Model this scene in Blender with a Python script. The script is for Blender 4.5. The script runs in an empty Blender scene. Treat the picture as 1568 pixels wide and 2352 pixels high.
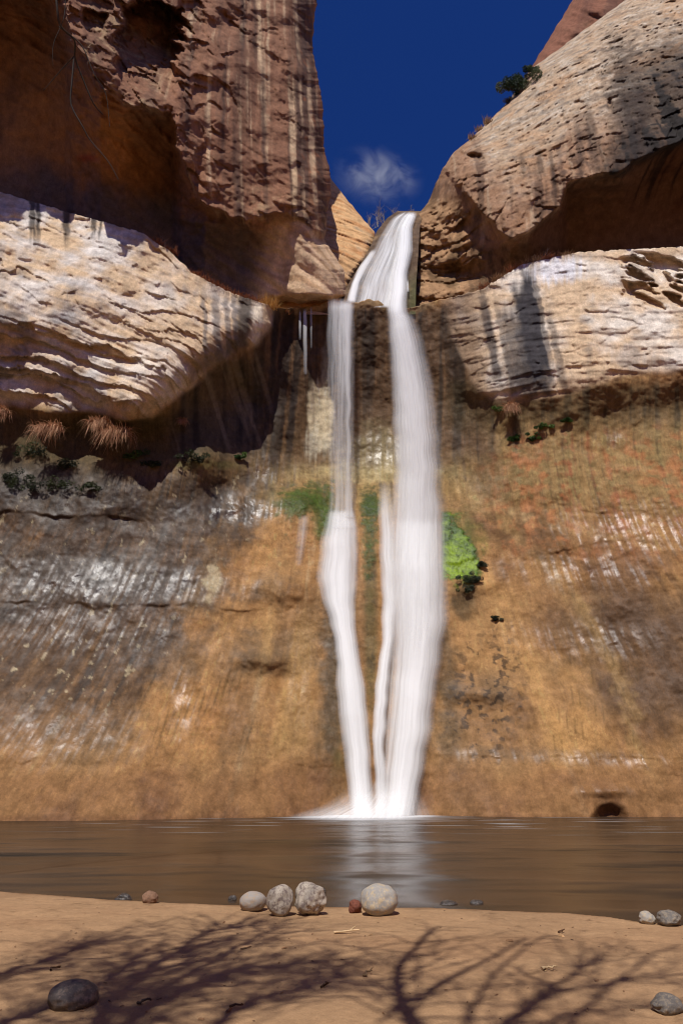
import bpy, math, random, time
import numpy as np
T0 = time.time()
random.seed(7)
RNG = np.random.default_rng(11)
STEP = 2.5            # spacing of the rock meshes, in units of the layout sketch (1568 wide)
# ------------------------------------------------------------------ scene, camera
S = bpy.context.scene
COL = S.collection
S.render.engine = 'CYCLES'
S.cycles.use_denoising = True
try: S.cycles.denoiser = 'OPENIMAGEDENOISE'
except Exception: pass
S.cycles.max_bounces = 10
S.cycles.diffuse_bounces = 4
S.cycles.glossy_bounces = 3
S.cycles.transparent_max_bounces = 40
S.cycles.sample_clamp_indirect = 6
S.cycles.volume_bounces = 1
S.cycles.filter_width = 1.1
S.view_settings.view_transform = 'Standard'
S.view_settings.look = 'None'
S.view_settings.exposure = 0.0
S.view_settings.gamma = 1.0
CAMZ = 1.5
TH = math.radians(21.5)
F = 1568.0
cam = bpy.data.cameras.new('camera'); cam.sensor_fit = 'HORIZONTAL'; cam.sensor_width = 24; cam.lens = 24
cam.clip_end = 6000; cam.clip_start = 0.05
co = bpy.data.objects.new('camera', cam); COL.objects.link(co)
co.location = (0, 0, CAMZ); co.rotation_euler = (math.pi/2 + TH, 0, 0)
S.camera = co
SUN_EL = math.radians(55); SUN_AZ = math.radians(12)     # azimuth: to the left of straight behind the camera
sun = bpy.data.lights.new('sun', 'SUN'); sun.energy = 4.4; sun.angle = math.radians(0.5); sun.color = (1.0, 0.96, 0.91)
so = bpy.data.objects.new('sun', sun); COL.objects.link(so)
so.rotation_euler = (math.pi/2 - SUN_EL, 0, -SUN_AZ)
TO_SUN = np.array([-math.sin(SUN_AZ)*math.cos(SUN_EL), -math.cos(SUN_AZ)*math.cos(SUN_EL), math.sin(SUN_EL)])
W = bpy.data.worlds.new('World'); S.world = W; W.use_nodes = True
nt = W.node_tree; nt.nodes.clear()
sky = nt.nodes.new('ShaderNodeTexSky'); sky.sky_type = 'NISHITA'; sky.sun_disc = False
sky.sun_elevation = SUN_EL; sky.sun_rotation = math.radians(180) + SUN_AZ * -1
sky.altitude = 2500; sky.air_density = 1.0; sky.dust_density = 0.1; sky.ozone_density = 3.0
hs = nt.nodes.new('ShaderNodeHueSaturation'); hs.inputs['Saturation'].default_value = 1.2; hs.inputs['Value'].default_value = 1.0
bg = nt.nodes.new('ShaderNodeBackground'); bg.inputs['Strength'].default_value = 0.07
wo = nt.nodes.new('ShaderNodeOutputWorld')
pol = nt.nodes.new('ShaderNodeMix'); pol.data_type = 'RGBA'; pol.blend_type = 'MULTIPLY'; pol.inputs[0].default_value = 1; pol.inputs[7].default_value = (.44, .62, 1.22, 1)   # polarising filter
nt.links.new(sky.outputs[0], hs.inputs['Color']); nt.links.new(hs.outputs[0], pol.inputs[6]); nt.links.new(pol.outputs[2], bg.inputs['Color']); nt.links.new(bg.outputs[0], wo.inputs[0])

# ------------------------------------------------------------------ maths helpers
def ray(u, v):
    cx = (np.asarray(u, float)-784)/F; cy = (1176-np.asarray(v, float))/F
    return cx, math.cos(TH)-cy*math.sin(TH), math.sin(TH)+cy*math.cos(TH)
def pos(u, v, Y):
    dx, dy, dz = ray(u, v); t = Y/dy
    return np.stack(np.broadcast_arrays(dx*t, Y, CAMZ+dz*t), -1)
def project(p):
    p = np.asarray(p, float); x, y, z = p[..., 0], p[..., 1], p[..., 2]-CAMZ
    zc = y*math.cos(TH)+z*math.sin(TH); yc = -y*math.sin(TH)+z*math.cos(TH)
    return 784+F*x/zc, 1176-F*yc/zc, zc
def sm(a, b, x):
    t = np.clip((x-a)/(b-a), 0, 1); return t*t*(3-2*t)
def ip(x, pts):
    pts = np.array(pts, float); return np.interp(x, pts[:, 0], pts[:, 1])
PERM = RNG.permutation(256).astype(np.int32); PERM = np.concatenate([PERM, PERM, PERM])
G3 = RNG.normal(size=(256, 3)).astype(np.float32); G3 /= np.linalg.norm(G3, axis=1)[:, None]
def pn(x, y, z):
    x, y, z = [np.asarray(a, np.float32) for a in np.broadcast_arrays(x, y, z)]
    xf, yf, zf = np.floor(x), np.floor(y), np.floor(z)
    xi, yi, zi = [a.astype(np.int32) & 255 for a in (xf, yf, zf)]
    fx, fy, fz = x-xf, y-yf, z-zf
    w = [f*f*f*(f*(f*6-15)+10) for f in (fx, fy, fz)]
    out = 0
    for a in (0, 1):
        px = PERM[xi+a]; wx = w[0] if a else 1-w[0]
        for b in (0, 1):
            py = PERM[px+yi+b]; wy = wx*(w[1] if b else 1-w[1])
            for c in (0, 1):
                g = G3[PERM[py+zi+c]]; wz = wy*(w[2] if c else 1-w[2])
                out = out+wz*(g[..., 0]*(fx-a)+g[..., 1]*(fy-b)+g[..., 2]*(fz-c))
    return out*1.6
def fb(x, y, z, n=3, seed=0.0):
    s, a, tot = 0, 1.0, 0
    for i in range(n):
        f = 2.03**i
        s = s+a*pn(x*f+seed+17.3*i, y*f-seed*1.7, z*f+3.1*seed); tot += a; a *= .5
    return s/tot*1.25
def ridge(x, y, z, n=3, seed=0.0):
    s, a, tot = 0, 1.0, 0
    for i in range(n):
        f = 2.1**i
        s = s+a*(1-2*np.abs(pn(x*f+seed+9.7*i, y*f+seed, z*f-seed))); tot += a; a *= .5
    return s/tot
def flake(x, y, z, fz, amp, seed):              # broken plates: each overhangs the one below
    t = z*fz+amp*fb(x*.16, y*.16, z*.16, 2, seed)+.16*fb(x*1.1, y*1.1, z*1.1, 3, seed+2); k = np.floor(t); return (t-k)*(.5+.5*np.sin(k*12.9+seed))
def facets(x, y, z, f, seed, tilt=.5):         # angular blocks: every cell has its own height and slope
    px, py, pz = x*f+seed, y*f, z*f-seed; bx, by_, bz = [np.floor(a).astype(np.int32) for a in (px, py, pz)]
    best = np.full(np.shape(px), 9e9); out = np.zeros(np.shape(px))
    for i in (-1, 0, 1):
        for j in (-1, 0, 1):
            for k in (-1, 0, 1):
                h = PERM[PERM[PERM[(bx+i) & 255]+((by_+j) & 255)]+((bz+k) & 255)]; g = G3[h]; g2 = G3[(h*7+31) & 255]
                dx, dy, dz = px-(bx+i+.5+.45*g[..., 0]), py-(by_+j+.5+.45*g[..., 1]), pz-(bz+k+.5+.45*g[..., 2])
                d = dx*dx+dy*dy+dz*dz; m = d < best
                best = np.where(m, d, best); out = np.where(m, g2[..., 0]*.5+tilt*(g2[..., 1]*dx+g2[..., 2]*dz), out)
    return out
class Spline:                                  # thin plate spline through scattered control points
    def __init__(self, pts, lam=2e-4):
        p = np.array(pts, float); self.c = p[:, :2]/1000; y = p[:, 2]; n = len(p)
        K = self.k(np.linalg.norm(self.c[:, None]-self.c[None], axis=-1))+lam*np.eye(n)
        Pm = np.c_[np.ones(n), self.c]
        A = np.block([[K, Pm], [Pm.T, np.zeros((3, 3))]])
        self.w = np.linalg.solve(A, np.r_[y, 0, 0, 0])
    @staticmethod
    def k(r): return r*r*np.log(r+1e-9)
    def __call__(self, u, v):
        u, v = np.broadcast_arrays(np.asarray(u, float)/1000, np.asarray(v, float)/1000)
        s = self.w[-3]+self.w[-2]*u+self.w[-1]*v
        for (a, b), w in zip(self.c, self.w): s = s+w*self.k(np.hypot(u-a, v-b))
        return s
def srgb(*c):
    c = np.array(c, float)/255
    return np.where(c <= .04045, c/12.92, ((c+.055)/1.055)**2.4)
def mixc(c, col, m):
    return c+(np.asarray(col)-c)*np.clip(m, 0, 1)[..., None]
def blob(u, v, cu, cv, ru, rv, rot=0, soft=.5, n=0):
    a = math.radians(rot); du, dv = u-cu, v-cv
    r = np.hypot((du*math.cos(a)+dv*math.sin(a))/ru, (-du*math.sin(a)+dv*math.cos(a))/rv)
    return 1-sm(1-soft, 1+soft, r+n)
def lined(u, v, pts):                          # distance to a polyline
    d = np.full(np.shape(u), 1e9)
    for (a, b), (c, e) in zip(pts[:-1], pts[1:]):
        l2 = (c-a)**2+(e-b)**2
        t = np.clip(((u-a)*(c-a)+(v-b)*(e-b))/l2, 0, 1)
        d = np.minimum(d, np.hypot(u-a-t*(c-a), v-b-t*(e-b)))
    return d

# ------------------------------------------------------------------ object helpers
def mesh_np(name, V, faces, mat=None, parent=None, smooth=True, attrs=None):
    """V (n,3), faces (m,3|4) arrays -> one object"""
    V = np.asarray(V, np.float32); faces = np.asarray(faces, np.int32); k = faces.shape[1]
    me = bpy.data.meshes.new(name)
    me.vertices.add(len(V)); me.vertices.foreach_set('co', V.ravel())
    me.loops.add(faces.size); me.loops.foreach_set('vertex_index', faces.ravel())
    me.polygons.add(len(faces)); me.polygons.foreach_set('loop_start', np.arange(0, faces.size, k, dtype=np.int32))
    me.polygons.foreach_set('use_smooth', np.full(len(faces), smooth))
    me.update(calc_edges=True); me.validate()
    for an, arr in (attrs or {}).items():
        at = me.color_attributes.new(an, 'FLOAT_COLOR', 'POINT')
        at.data.foreach_set('color', np.asarray(arr, np.float32).ravel())
    o = bpy.data.objects.new(name, me); COL.objects.link(o)
    if mat: me.materials.append(mat)
    if parent: o.parent = parent
    return o
def gridfaces(nr, nc):
    i = np.arange(nr*nc).reshape(nr, nc)
    return np.stack([i[:-1, :-1], i[1:, :-1], i[1:, 1:], i[:-1, 1:]], -1).reshape(-1, 4)
class MB:
    def __init__(self): self.v = []; self.f = []; self.c = []; self.n = 0
    def add(self, V, Fc, col=None):
        V = np.asarray(V, float); self.v.append(V); self.f.append(np.asarray(Fc)+self.n); self.n += len(V)
        if col is not None: self.c.append(np.tile(np.r_[np.asarray(col)[:3], 1.0], (len(V), 1)))
    def tube(self, pts, rad, sides=5, col=None):
        pts = np.asarray(pts, float); rad = np.broadcast_to(rad, (len(pts),))
        tan = np.gradient(pts, axis=0); tan /= np.linalg.norm(tan, axis=1)[:, None]+1e-9
        ref = np.array([0.31, 0.17, 0.93]) if abs(tan[0] @ np.array([0.31, .17, .93])) < .9 else np.array([1., 0, 0])
        a = np.cross(tan, ref); a /= np.linalg.norm(a, axis=1)[:, None]+1e-9; b = np.cross(tan, a)
        an = np.linspace(0, 2*np.pi, sides, endpoint=False)
        V = pts[:, None]+rad[:, None, None]*(a[:, None]*np.cos(an)[None, :, None]+b[:, None]*np.sin(an)[None, :, None])
        n = len(pts); i = np.arange(n*sides).reshape(n, sides); j = np.roll(i, -1, 1)
        self.add(V.reshape(-1, 3), np.stack([i[:-1], i[1:], j[1:], j[:-1]], -1).reshape(-1, 4), col)
    def blade(self, base, d, L, w, droop, col, seg=4):
        t = np.linspace(0, 1, seg+1)[:, None]; d = np.asarray(d, float)
        c = np.asarray(base)+d*L*t+np.array([0, 0, -1.])*droop*L*t*t
        s = np.cross(d, [0, 0, 1.])+1e-4; s /= np.linalg.norm(s)
        a = RNG.uniform(-.9, .9); s = s*math.cos(a)+np.cross(d, s)*math.sin(a)
        ww = w*(1-.85*t**1.5)/2
        V = np.concatenate([c-s*ww, c+s*ww]); i = np.arange(seg)
        self.add(V, np.stack([i, i+1, i+seg+2, i+seg+1], -1), col)
    def leaf(self, c, n, size, col):
        n = np.asarray(n, float); n /= np.linalg.norm(n)+1e-9
        a = np.cross(n, RNG.normal(size=3)); a /= np.linalg.norm(a)+1e-9; b = np.cross(n, a)
        c = np.asarray(c); L = size; w = size*.55
        self.add([c-a*L*.5, c+b*w*.5+n*L*.08, c+a*L*.5, c-b*w*.5+n*L*.08], [[0, 1, 2, 3]], col)
    def build(self, name, mat, parent=None, smooth=True):
        if not self.v: return None
        at = {'Col': np.concatenate(self.c)} if self.c else None
        return mesh_np(name, np.concatenate(self.v), np.concatenate(self.f), mat, parent, smooth, at)
def empty(name, loc):
    o = bpy.data.objects.new(name, None); COL.objects.link(o); o.location = loc; o.empty_display_size = .2
    return o
def tag(o, label=None, cat=None, group=None, kind=None):
    if label: o['label'] = label
    if cat: o['category'] = cat
    if group: o['group'] = group
    if kind: o['kind'] = kind
    return o
def local(mb, root):                            # geometry given in world space, moved under its root
    l = np.array(root.location)
    mb.v = [v-l for v in mb.v]
    return mb

# ------------------------------------------------------------------ materials
def node_mat(name):
    m = bpy.data.materials.new(name); m.use_nodes = True
    n = m.node_tree.nodes; n.clear()
    out = n.new('ShaderNodeOutputMaterial'); b = n.new('ShaderNodeBsdfPrincipled')
    m.node_tree.links.new(b.outputs[0], out.inputs[0])
    return m, n, m.node_tree.links, b
def noise(n, l, coord, scale, detail=6, rough=.6, stretch=None):
    t = n.new('ShaderNodeTexNoise'); t.inputs['Scale'].default_value = scale; t.inputs['Detail'].default_value = detail
    t.inputs['Roughness'].default_value = rough
    if stretch:
        mp = n.new('ShaderNodeMapping'); mp.inputs['Scale'].default_value = stretch
        l.new(coord, mp.inputs['Vector']); coord = mp.outputs[0]
    l.new(coord, t.inputs['Vector']); return t.outputs['Fac']
def mrange(n, l, val, a, b, c, d):
    m = n.new('ShaderNodeMapRange'); l.new(val, m.inputs['Value'])
    for k, x in zip(('From Min', 'From Max', 'To Min', 'To Max'), (a, b, c, d)): m.inputs[k].default_value = x
    return m.outputs[0]
def math_(n, l, op, a, b):
    m = n.new('ShaderNodeMath'); m.operation = op
    for i, x in enumerate((a, b)):
        if isinstance(x, (int, float)): m.inputs[i].default_value = x
        else: l.new(x, m.inputs[i])
    return m.outputs[0]
def scalecol(n, l, col, fac):
    m = n.new('ShaderNodeVectorMath'); m.operation = 'SCALE'
    l.new(col, m.inputs[0]); l.new(fac, m.inputs['Scale']); return m.outputs[0]
def bump(n, l, h, strength, dist, prev=None):
    b = n.new('ShaderNodeBump'); b.inputs['Strength'].default_value = strength; b.inputs['Distance'].default_value = dist
    l.new(h, b.inputs['Height'])
    if prev: l.new(prev, b.inputs['Normal'])
    return b.outputs[0]
def rock_mat(name, b1=.55, b2=.5, wetrough=.20, spk=(.82, 1.15)):
    m, n, l, p = node_mat(name)
    at = n.new('ShaderNodeAttribute'); at.attribute_name = 'Col'
    tc = n.new('ShaderNodeTexCoord'); o = tc.outputs['Object']
    n1 = noise(n, l, o, 1.6, 8, .65); n2 = noise(n, l, o, 11, 6, .75, (1, 1, .6)); n3 = noise(n, l, o, 3.0, 6, .65, (1, 1, .12)); n5 = noise(n, l, o, 24, 2, .5, (1, 1, .55))
    f = math_(n, l, 'MULTIPLY', mrange(n, l, n1, .3, .7, .74, 1.26), mrange(n, l, n2, .3, .7, .8, 1.2))
    f = math_(n, l, 'MULTIPLY', f, mrange(n, l, n3, .3, .7, .86, 1.14))
    f = math_(n, l, 'MULTIPLY', f, mrange(n, l, n5, .32, .44, spk[0], 1)); f = math_(n, l, 'MULTIPLY', f, mrange(n, l, n5, .60, .70, 1, spk[1]))
    l.new(scalecol(n, l, at.outputs['Color'], f), p.inputs['Base Color'])
    wet = math_(n, l, 'MULTIPLY', at.outputs['Alpha'], mrange(n, l, n1, .35, .6, .55, 1.1))
    l.new(mrange(n, l, wet, 0, 1, .92, wetrough), p.inputs['Roughness'])
    l.new(mrange(n, l, wet, 0, 1, .15, .72), p.inputs['Specular IOR Level'])
    nb = bump(n, l, n1, b1, .16); nb = bump(n, l, n2, b2, .06, nb)
    n4 = noise(n, l, o, 26, 3, .6); nb = bump(n, l, n4, .32, .02, nb)
    l.new(nb, p.inputs['Normal'])
    return m
def attr_mat(name, rough=.8, transl=0.0, scale=20, amp=.25, spec=.3):
    m, n, l, p = node_mat(name)
    at = n.new('ShaderNodeAttribute'); at.attribute_name = 'Col'
    tc = n.new('ShaderNodeTexCoord')
    f = mrange(n, l, noise(n, l, tc.outputs['Object'], scale, 4), .3, .7, 1-amp, 1+amp)
    c = scalecol(n, l, at.outputs['Color'], f)
    l.new(c, p.inputs['Base Color']); p.inputs['Roughness'].default_value = rough; p.inputs['Specular IOR Level'].default_value = spec
    if transl:
        t = n.new('ShaderNodeBsdfTranslucent'); l.new(c, t.inputs['Color'])
        mx = n.new('ShaderNodeMixShader'); mx.inputs[0].default_value = transl
        l.new(p.outputs[0], mx.inputs[1]); l.new(t.outputs[0], mx.inputs[2])
        out = [x for x in n if x.type == 'OUTPUT_MATERIAL'][0]; l.new(mx.outputs[0], out.inputs[0])
    return m
ROCK = rock_mat('sandstone'); ROCKW = rock_mat('wet_sandstone', .30, .34, .24, (.82, 1.2))
LEAF = attr_mat('leaves', .6, .25); BARK = attr_mat('bark', .85, 0, 12, .35); DRY = attr_mat('dry_stems', .8, .15)

# ================================================================== CLIFFS
# ---- wall: lower wet wall, alcove behind the fall, pale bulges on both sides
WP = [(-250,440,34.5),(0,440,36.2),(0,500,35.2),(150,540,35.7),(330,545,35.7),(360,570,35.8),(440,625,36.5),(520,665,37.3),(640,705,38.6),
 (-250,650,33),(0,650,34),(150,680,34.2),(300,700,34.8),(450,720,35.6),(560,740,36.8),(622,750,38.4),
 (-250,760,33),(0,760,34),(150,760,34.3),(300,800,34.8),(0,820,35.2),(0,900,36.1),(150,880,35.3),(150,935,35.7),(300,880,34.7),(300,945,35.0),(390,890,35.3),(470,835,36.3),
 (450,930,38.6),(560,800,37.6),(560,900,40.6),(560,1000,41),(470,1050,38.1),(640,760,40),(640,850,40.3),(640,950,41),(-250,960,37),(0,960,38),(-250,1060,38.2),
 (0,1000,38.2),(0,1060,38.2),(0,1120,37),(200,985,38.2),(200,1060,37.9),(200,1115,37.2),(330,1000,38.4),(330,1065,37.7),
 (-250,1200,36),(-250,1500,33),(-250,1890,29),
 (0,1200,37),(0,1400,35.5),(0,1600,33),(0,1887,29.7),(300,1200,37.5),(300,1400,36),(300,1650,33.5),(300,1885,30.5),
 (500,1130,39.4),(500,1200,38.5),(500,1400,36.8),(500,1700,33.8),(500,1882,32),
 (700,1060,42.2),(700,1110,41.6),(690,1150,40.5),(660,1330,38.3),(700,1500,37),(700,1700,35.3),(650,1880,33.2),(800,1873,34.8),(950,1873,34.8),
 (850,1110,42.2),(850,1150,41),(850,1300,39),(850,1500,37.2),(850,1700,35.8),(1050,1130,41.2),(1050,1200,40),(1050,1400,38),(1050,1650,36),(1050,1880,34),
 (1200,1200,39),(1200,1500,37),(1200,1700,35),(1200,1880,32.9),(1400,1500,36.2),(1568,1100,37),(1568,1250,36.2),(1568,1400,35.4),(1568,1650,34),(1568,1878,32.9),(1820,1400,34),(1820,1890,31.5),
 (640,725,39.4),(700,715,40.4),(780,700,40.4),(850,712,40.4),(930,700,40.4),(700,770,41),(850,762,41),(700,820,41.5),(850,820,41.6),(850,900,42.4),(850,1050,42.6),(720,900,42.3),(700,1000,42.3),
 (1000,700,40.6),(1000,770,41.1),(1000,900,42.2),(1000,1050,41.8),(1090,680,40),(1100,800,39.7),(1100,890,39.9),(1100,960,41),(1130,1060,40.4),
 (1250,610,39.4),(1250,750,38.2),(1250,870,37.9),(1250,950,39),(1300,1060,38.8),(1400,565,39),(1400,650,38.1),(1400,800,37.2),(1400,870,37.2),(1400,950,38.3),
 (1568,560,39.2),(1568,650,37.8),(1568,760,36.9),(1568,850,36.5),(1568,920,37.6),(1568,1000,37.5),(1820,560,38),(1820,750,35.5),(1820,850,35),(1820,1000,36)]
WS = Spline(WP)
TOPW = [(-260,430),(0,440),(150,485),(330,535),(362,560),(385,572),(440,625),(520,668),(600,695),(640,708),(690,706),(738,700),(752,690),(800,697),(825,693),(848,686),(868,690),(884,702),(935,707),(955,704),(985,694),(1010,688),(1080,672),(1110,662),(1200,606),(1330,578),(1568,566),(1830,545)]
BOTL = [(-260,930),(0,930),(150,945),(350,960),(410,905),(500,840),(590,790),(625,740),(640,690)]
BOTR = [(1000,690),(1040,790),(1100,905),(1180,925),(1300,895),(1430,868),(1568,852),(1830,830)]
def wall_zones(u, v, n):
    bl = (1-sm(-14, 14, v-ip(u, BOTL)+22*n))*(1-sm(612, 640, u+12*n))
    br = (1-sm(-14, 14, v-ip(u, BOTR)+22*n))*sm(1000, 1050, u+10*n)
    return bl, br
def wall_Y(u, v):
    Y = WS(u, v); p = pos(u, v, Y); x, y, z = p[..., 0], p[..., 1], p[..., 2]
    n = fb(x*.22, y*.22, z*.22, 3, 1)
    bl, br = wall_zones(u, v, n); bb = np.clip(bl+br, 0, 1)
    Y = Y+.30*n*(1-.4*bb)
    n2 = fb(x*.9, y*.9, z*.9, 3, 4)
    # cross bedding of the pale bulges: thin tilted shelves
    tilt = np.where(u < 784, .42, .10)
    b = z+tilt*x+.9*fb(x*.12, y*.12, z*.12, 2, 8)
    shelf = pn(x*.10, b*1.15, 3.3)+.6*pn(x*.16, b*2.7, 8.1)+.35*pn(x*.3, b*6.1, 1.7)
    under = sm(700, 800, v)*(1-sm(430, 520, u))
    Y = Y+bl*(.16*n2+shelf*(.06+.08*under)+.08*flake(x, y, z+tilt*x, 1.1, 1.2, 73)*sm(.1, .4, n2+n)+.16*flake(x, y, z+tilt*x, .42, 1.3, 61)*sm(-.1, .3, n)+under*(.30+.45*sm(330, 200, u))*(1.0*flake(x, y, z+.22*x, .40, .55, 63)+.55*flake(x, y, z+.26*x, .95, .7, 65)))
    Y = Y+br*(.12*n2+shelf*.075+.07*flake(x, y, z+.1*x, .55, 1.2, 67)*sm(-.2, .2, n)+.15*np.clip(pn(x*.35, b*2.2, 5.5), 0, 1)*sm(650, 760, v))
    fq = facets(x, y, (z+tilt*x)*2.0, .7, 23.3, .8); Y = Y+bb*.09*fq
    pm = br*sm(1415, 1450, u)*sm(574, 590, v-.02*(u-1430))*(1-sm(655, 705, v-.22*(u-1430)))
    Y = Y+pm*1.0*sm(.02, .30, fb(x*.75, y*.4, (z+.35*x)*1.1, 3, 83)+.1)
    lw = 1-bb
    flute = fb(x*.8, 0*y, z*.06, 3, 12)
    Y = Y+lw*(.10*n2+.10*flute*(1-sm(1150, 1300, v))+.03*fb(x*3, y*3, z*3, 2, 15))
    # horizontal ledges of the wet wall
    for lu0, lu1, lv, dep, sl in ((-260, 640, 1372, .07, .03), (-260, 330, 1165, .12, .05), (-260, 760, 1752, .04, 0), (1230, 1830, 1490, .03, -.05), (1000, 1830, 1738, .04, .01), (1250, 1830, 1262, .05, -.08), (1180, 1830, 1160, .05, .06)):
        e = v-lv-sl*(u-lu0)-26*pn(u*.006, lv, 0)-7*pn(u*.03, lv, 2); dep = dep*(.35+1.1*sm(-.3, .5, pn(u*.012, lv, 5)))
        m = sm(lu0-60, lu0+60, u)*(1-sm(lu1-90, lu1+60, u))
        Y = Y+m*dep*sm(-3, 4, e)*(1-sm(6, 90, e))
    # hood shaped knobs on the apron
    for cu, cv, ru, rv, d in ((610, 1512, 62, 30, -.55), (575, 1540, 50, 24, .16), (655, 1560, 22, 40, .25), (650, 1350, 80, 36, -.5), (1120, 1590, 85, 26, -.4), (1385, 1818, 70, 14, -.25), (1085, 1345, 50, 22, -.3), (690, 1150, 60, 30, -.3)):
        s = np.hypot((u-cu)/ru, (v-cv)/rv)
        Y = Y+d*np.exp(-s**2.2)
    sc = np.hypot((u-1396)/46, (v-1890)/48); Y = Y+.62*(1-sm(.45, 1.12, sc+.08*n2+.0022*(1424-u)))
    return Y
def hues(*a): return [np.array(srgb(*c)) for c in a]
def wall_color(u, v, p):
    x, y, z = p[..., 0], p[..., 1], p[..., 2]
    n = fb(x*.22, y*.22, z*.22, 3, 1); bl, br = wall_zones(u, v, n)
    nm = fb(x*.35, y*.35, z*.35, 4, 31); nf = fb(x*1.3, y*1.3, z*1.3, 4, 37)
    # flow direction of the stains: straight down high up, fanning out on the apron
    xs = (u-850)/(1+.9*(np.clip(v-1020, 0, None)/860)**1.5)*.0255
    s1 = fb(xs*.55, 0*x, z*.035, 3, 41); s2 = fb(xs*1.7, 0*x, z*.06, 3, 47); s3 = fb(xs*4.5, 0*x, z*.18, 3, 53)
    tan_, ochre, brown, dark, grey, olive, rust, cream = hues((187,142,92),(178,122,62),(126,88,54),(72,56,42),(108,96,86),(150,132,82),(190,100,56),(214,190,152))
    c = np.broadcast_to(tan_, x.shape+(3,)).copy()
    c = mixc(c, ochre, .5+.7*nm); c = mixc(c, brown, sm(-.1, .7, s1)*.6); c = mixc(c, cream, sm(.25, .8, s2+.4*nf)*.3)
    c = mixc(c, brown, sm(.15, .6, s3)*.35)
    wet = .45+.35*nm
    # upper band under the bulges: olive and dark drip stains
    band = sm(880, 990, v)*(1-sm(1120, 1230, v))
    c = mixc(c, olive, band*(.55+.4*s2)); c = mixc(c, dark, band*sm(.0, .6, .7*s3+.5*s2+.5*nf)*.6)
    lowl = sm(1040, 1120, v)*(1-sm(1560, 1780, v+60*nm))*(1-sm(400, 540, u+110*nm+40*nf+(v-1360)*.62))
    c = mixc(c, brown*.44, lowl*(.88+.3*s2)); c = mixc(c, grey*.42, lowl*sm(-.05, .45, nm+.3*s1+.25*nf)*.5)
    c = mixc(c, dark*.8, lowl*sm(.05, .5, s3+.3*nm)*.65)
    c = mixc(c, cream*.8, lowl*sm(.42, .6, fb(x*2.4, y*2.4, z*1.6, 3, 38)+.4*s3)*.7)
    wet = wet+.35*lowl
    for cu, cv, ru, rv, k in ((60,1105,210,62,1.1),(300,1190,260,40,.6),(180,1340,330,60,.6),(520,1175,110,26,.6),(420,1500,150,60,.5)):
        m = blob(u, v, cu, cv, ru, rv, 4, .6, .5*nf+.3*nm); c = mixc(c, dark*.8, m*k*.8); wet = wet+.2*m
    for cu, cv, ru, rv, k in ((250,1310,260,50,.6),(640,1500,90,45,.75),(1110,1585,90,36,.8),(1430,1440,190,70,.65),(1480,1590,190,60,.65),(1100,1700,130,80,.45),(1080,1830,60,34,.55),(120,1690,200,60,.4),(1110,1110,50,50,.5),(540,1160,90,30,.6),(600,1370,60,18,.4),(1240,1735,200,14,.5),(690,1690,60,60,.45),(780,1560,46,260,.5)):
        m = blob(u, v, cu, cv, ru, rv, 3, .7, .45*nf+.25*nm); c = mixc(c, grey*.45, m*k*.65); wet = wet+.25*m*k  # grey patches: rock tone, and some wet sheen put into the colour
    right = sm(1050, 1180, u)
    c = mixc(c, brown*.7, right*sm(1100, 1300, v)*(1-sm(1650, 1800, v))*sm(-.1, .4, nm)*.6); c = mixc(c, brown*.5, sm(1260, 1400, u+60*nm)*sm(1300, 1400, v)*(1-sm(1600, 1720, v-(u-1400)*.4))*(.62+.4*s2)); c = mixc(c, brown*.62, blob(u, v, 1180, 1215, 150, 46, 12, .7, .5*nm)*.7)
    for cu, cv, ru, rv, ro, k in ((762, 1560, 26, 240, 3, .75), (1024, 1560, 26, 200, -6, .6), (610, 1345, 70, 22, -12, .5), (700, 1440, 60, 80, 0, .35), (520, 1440, 26, 130, 32, .35), (560, 1640, 60, 120, 10, .3)):
        m = blob(u, v, cu, cv, ru, rv, ro, .7, .6*nf+.3*nm); c = mixc(c, np.array(srgb(74, 62, 42)), m*k); wet = wet+.15*m
    for pts, w_, col, k in (([(690,1125),(610,1250),(575,1330),(505,1480),(415,1660)], 34, (206,150,86), .6), ([(560,1130),(500,1230),(430,1400)], 26, (150,112,66), .5),
            ([(1040,1150),(1110,1300),(1200,1500),(1290,1740)], 46, (212,160,96), .55), ([(1060,1120),(1250,1290),(1420,1540),(1500,1800)], 26, (190,150,92), .5), ([(1030,1150),(1180,1255),(1330,1300),(1568,1330)], 18, (112,78,48), .6), ([(1040,1110),(1200,1190),(1568,1260)], 20, (214,176,122), .45), ([(620,1340),(640,1560),(600,1840)], 40, (200,150,92), .4), ([(1080,1420),(1090,1640),(1130,1860)], 30, (196,146,90), .4)):
        c = mixc(c, srgb(*col), (1-sm(.2, 1.1, lined(u+24*nf+18*nm, v, pts)/w_))*k*sm(-.5, .3, s2+.4*s3))
    # rust streaks on the right
    rm = right*sm(930, 1060, v+60*s2)*(1-sm(1200, 1330, v+90*s1))
    c = mixc(c, srgb(190,104,48), 1.25*rm*sm(-.25, .4, .5*s2+.5*s1+.5*nf)*.5*sm(-.3, .2, nm+nf))
    c = mixc(c, srgb(196,134,80), rm*sm(.1, .5, s1*.8+.7*nf)*.5)
    for su, w_, v0, v1 in ((1428, 20, 1060, 1270), (1310, 12, 950, 1230), (1560, 14, 1090, 1250)):
        c = mixc(c, srgb(176,104,62), sm(v0, v0+80, v)*(1-sm(v1-110, v1+30, v))*(1-sm(w_*.2, w_*1.6, np.abs(u-su+16*nf)))*sm(-.35, .25, s3+nf)*.6)
    # alcove behind the fall
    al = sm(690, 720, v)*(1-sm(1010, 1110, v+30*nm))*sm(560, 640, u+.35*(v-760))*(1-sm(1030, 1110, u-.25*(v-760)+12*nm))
    c = mixc(c, srgb(104,74,46), al*.95); c = mixc(c, srgb(58,42,29), al*sm(-.1, .4, s2+.4*s1)*.85); c = mixc(c, srgb(146,106,68), al*sm(.2, .6, s3)*.5)
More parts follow.
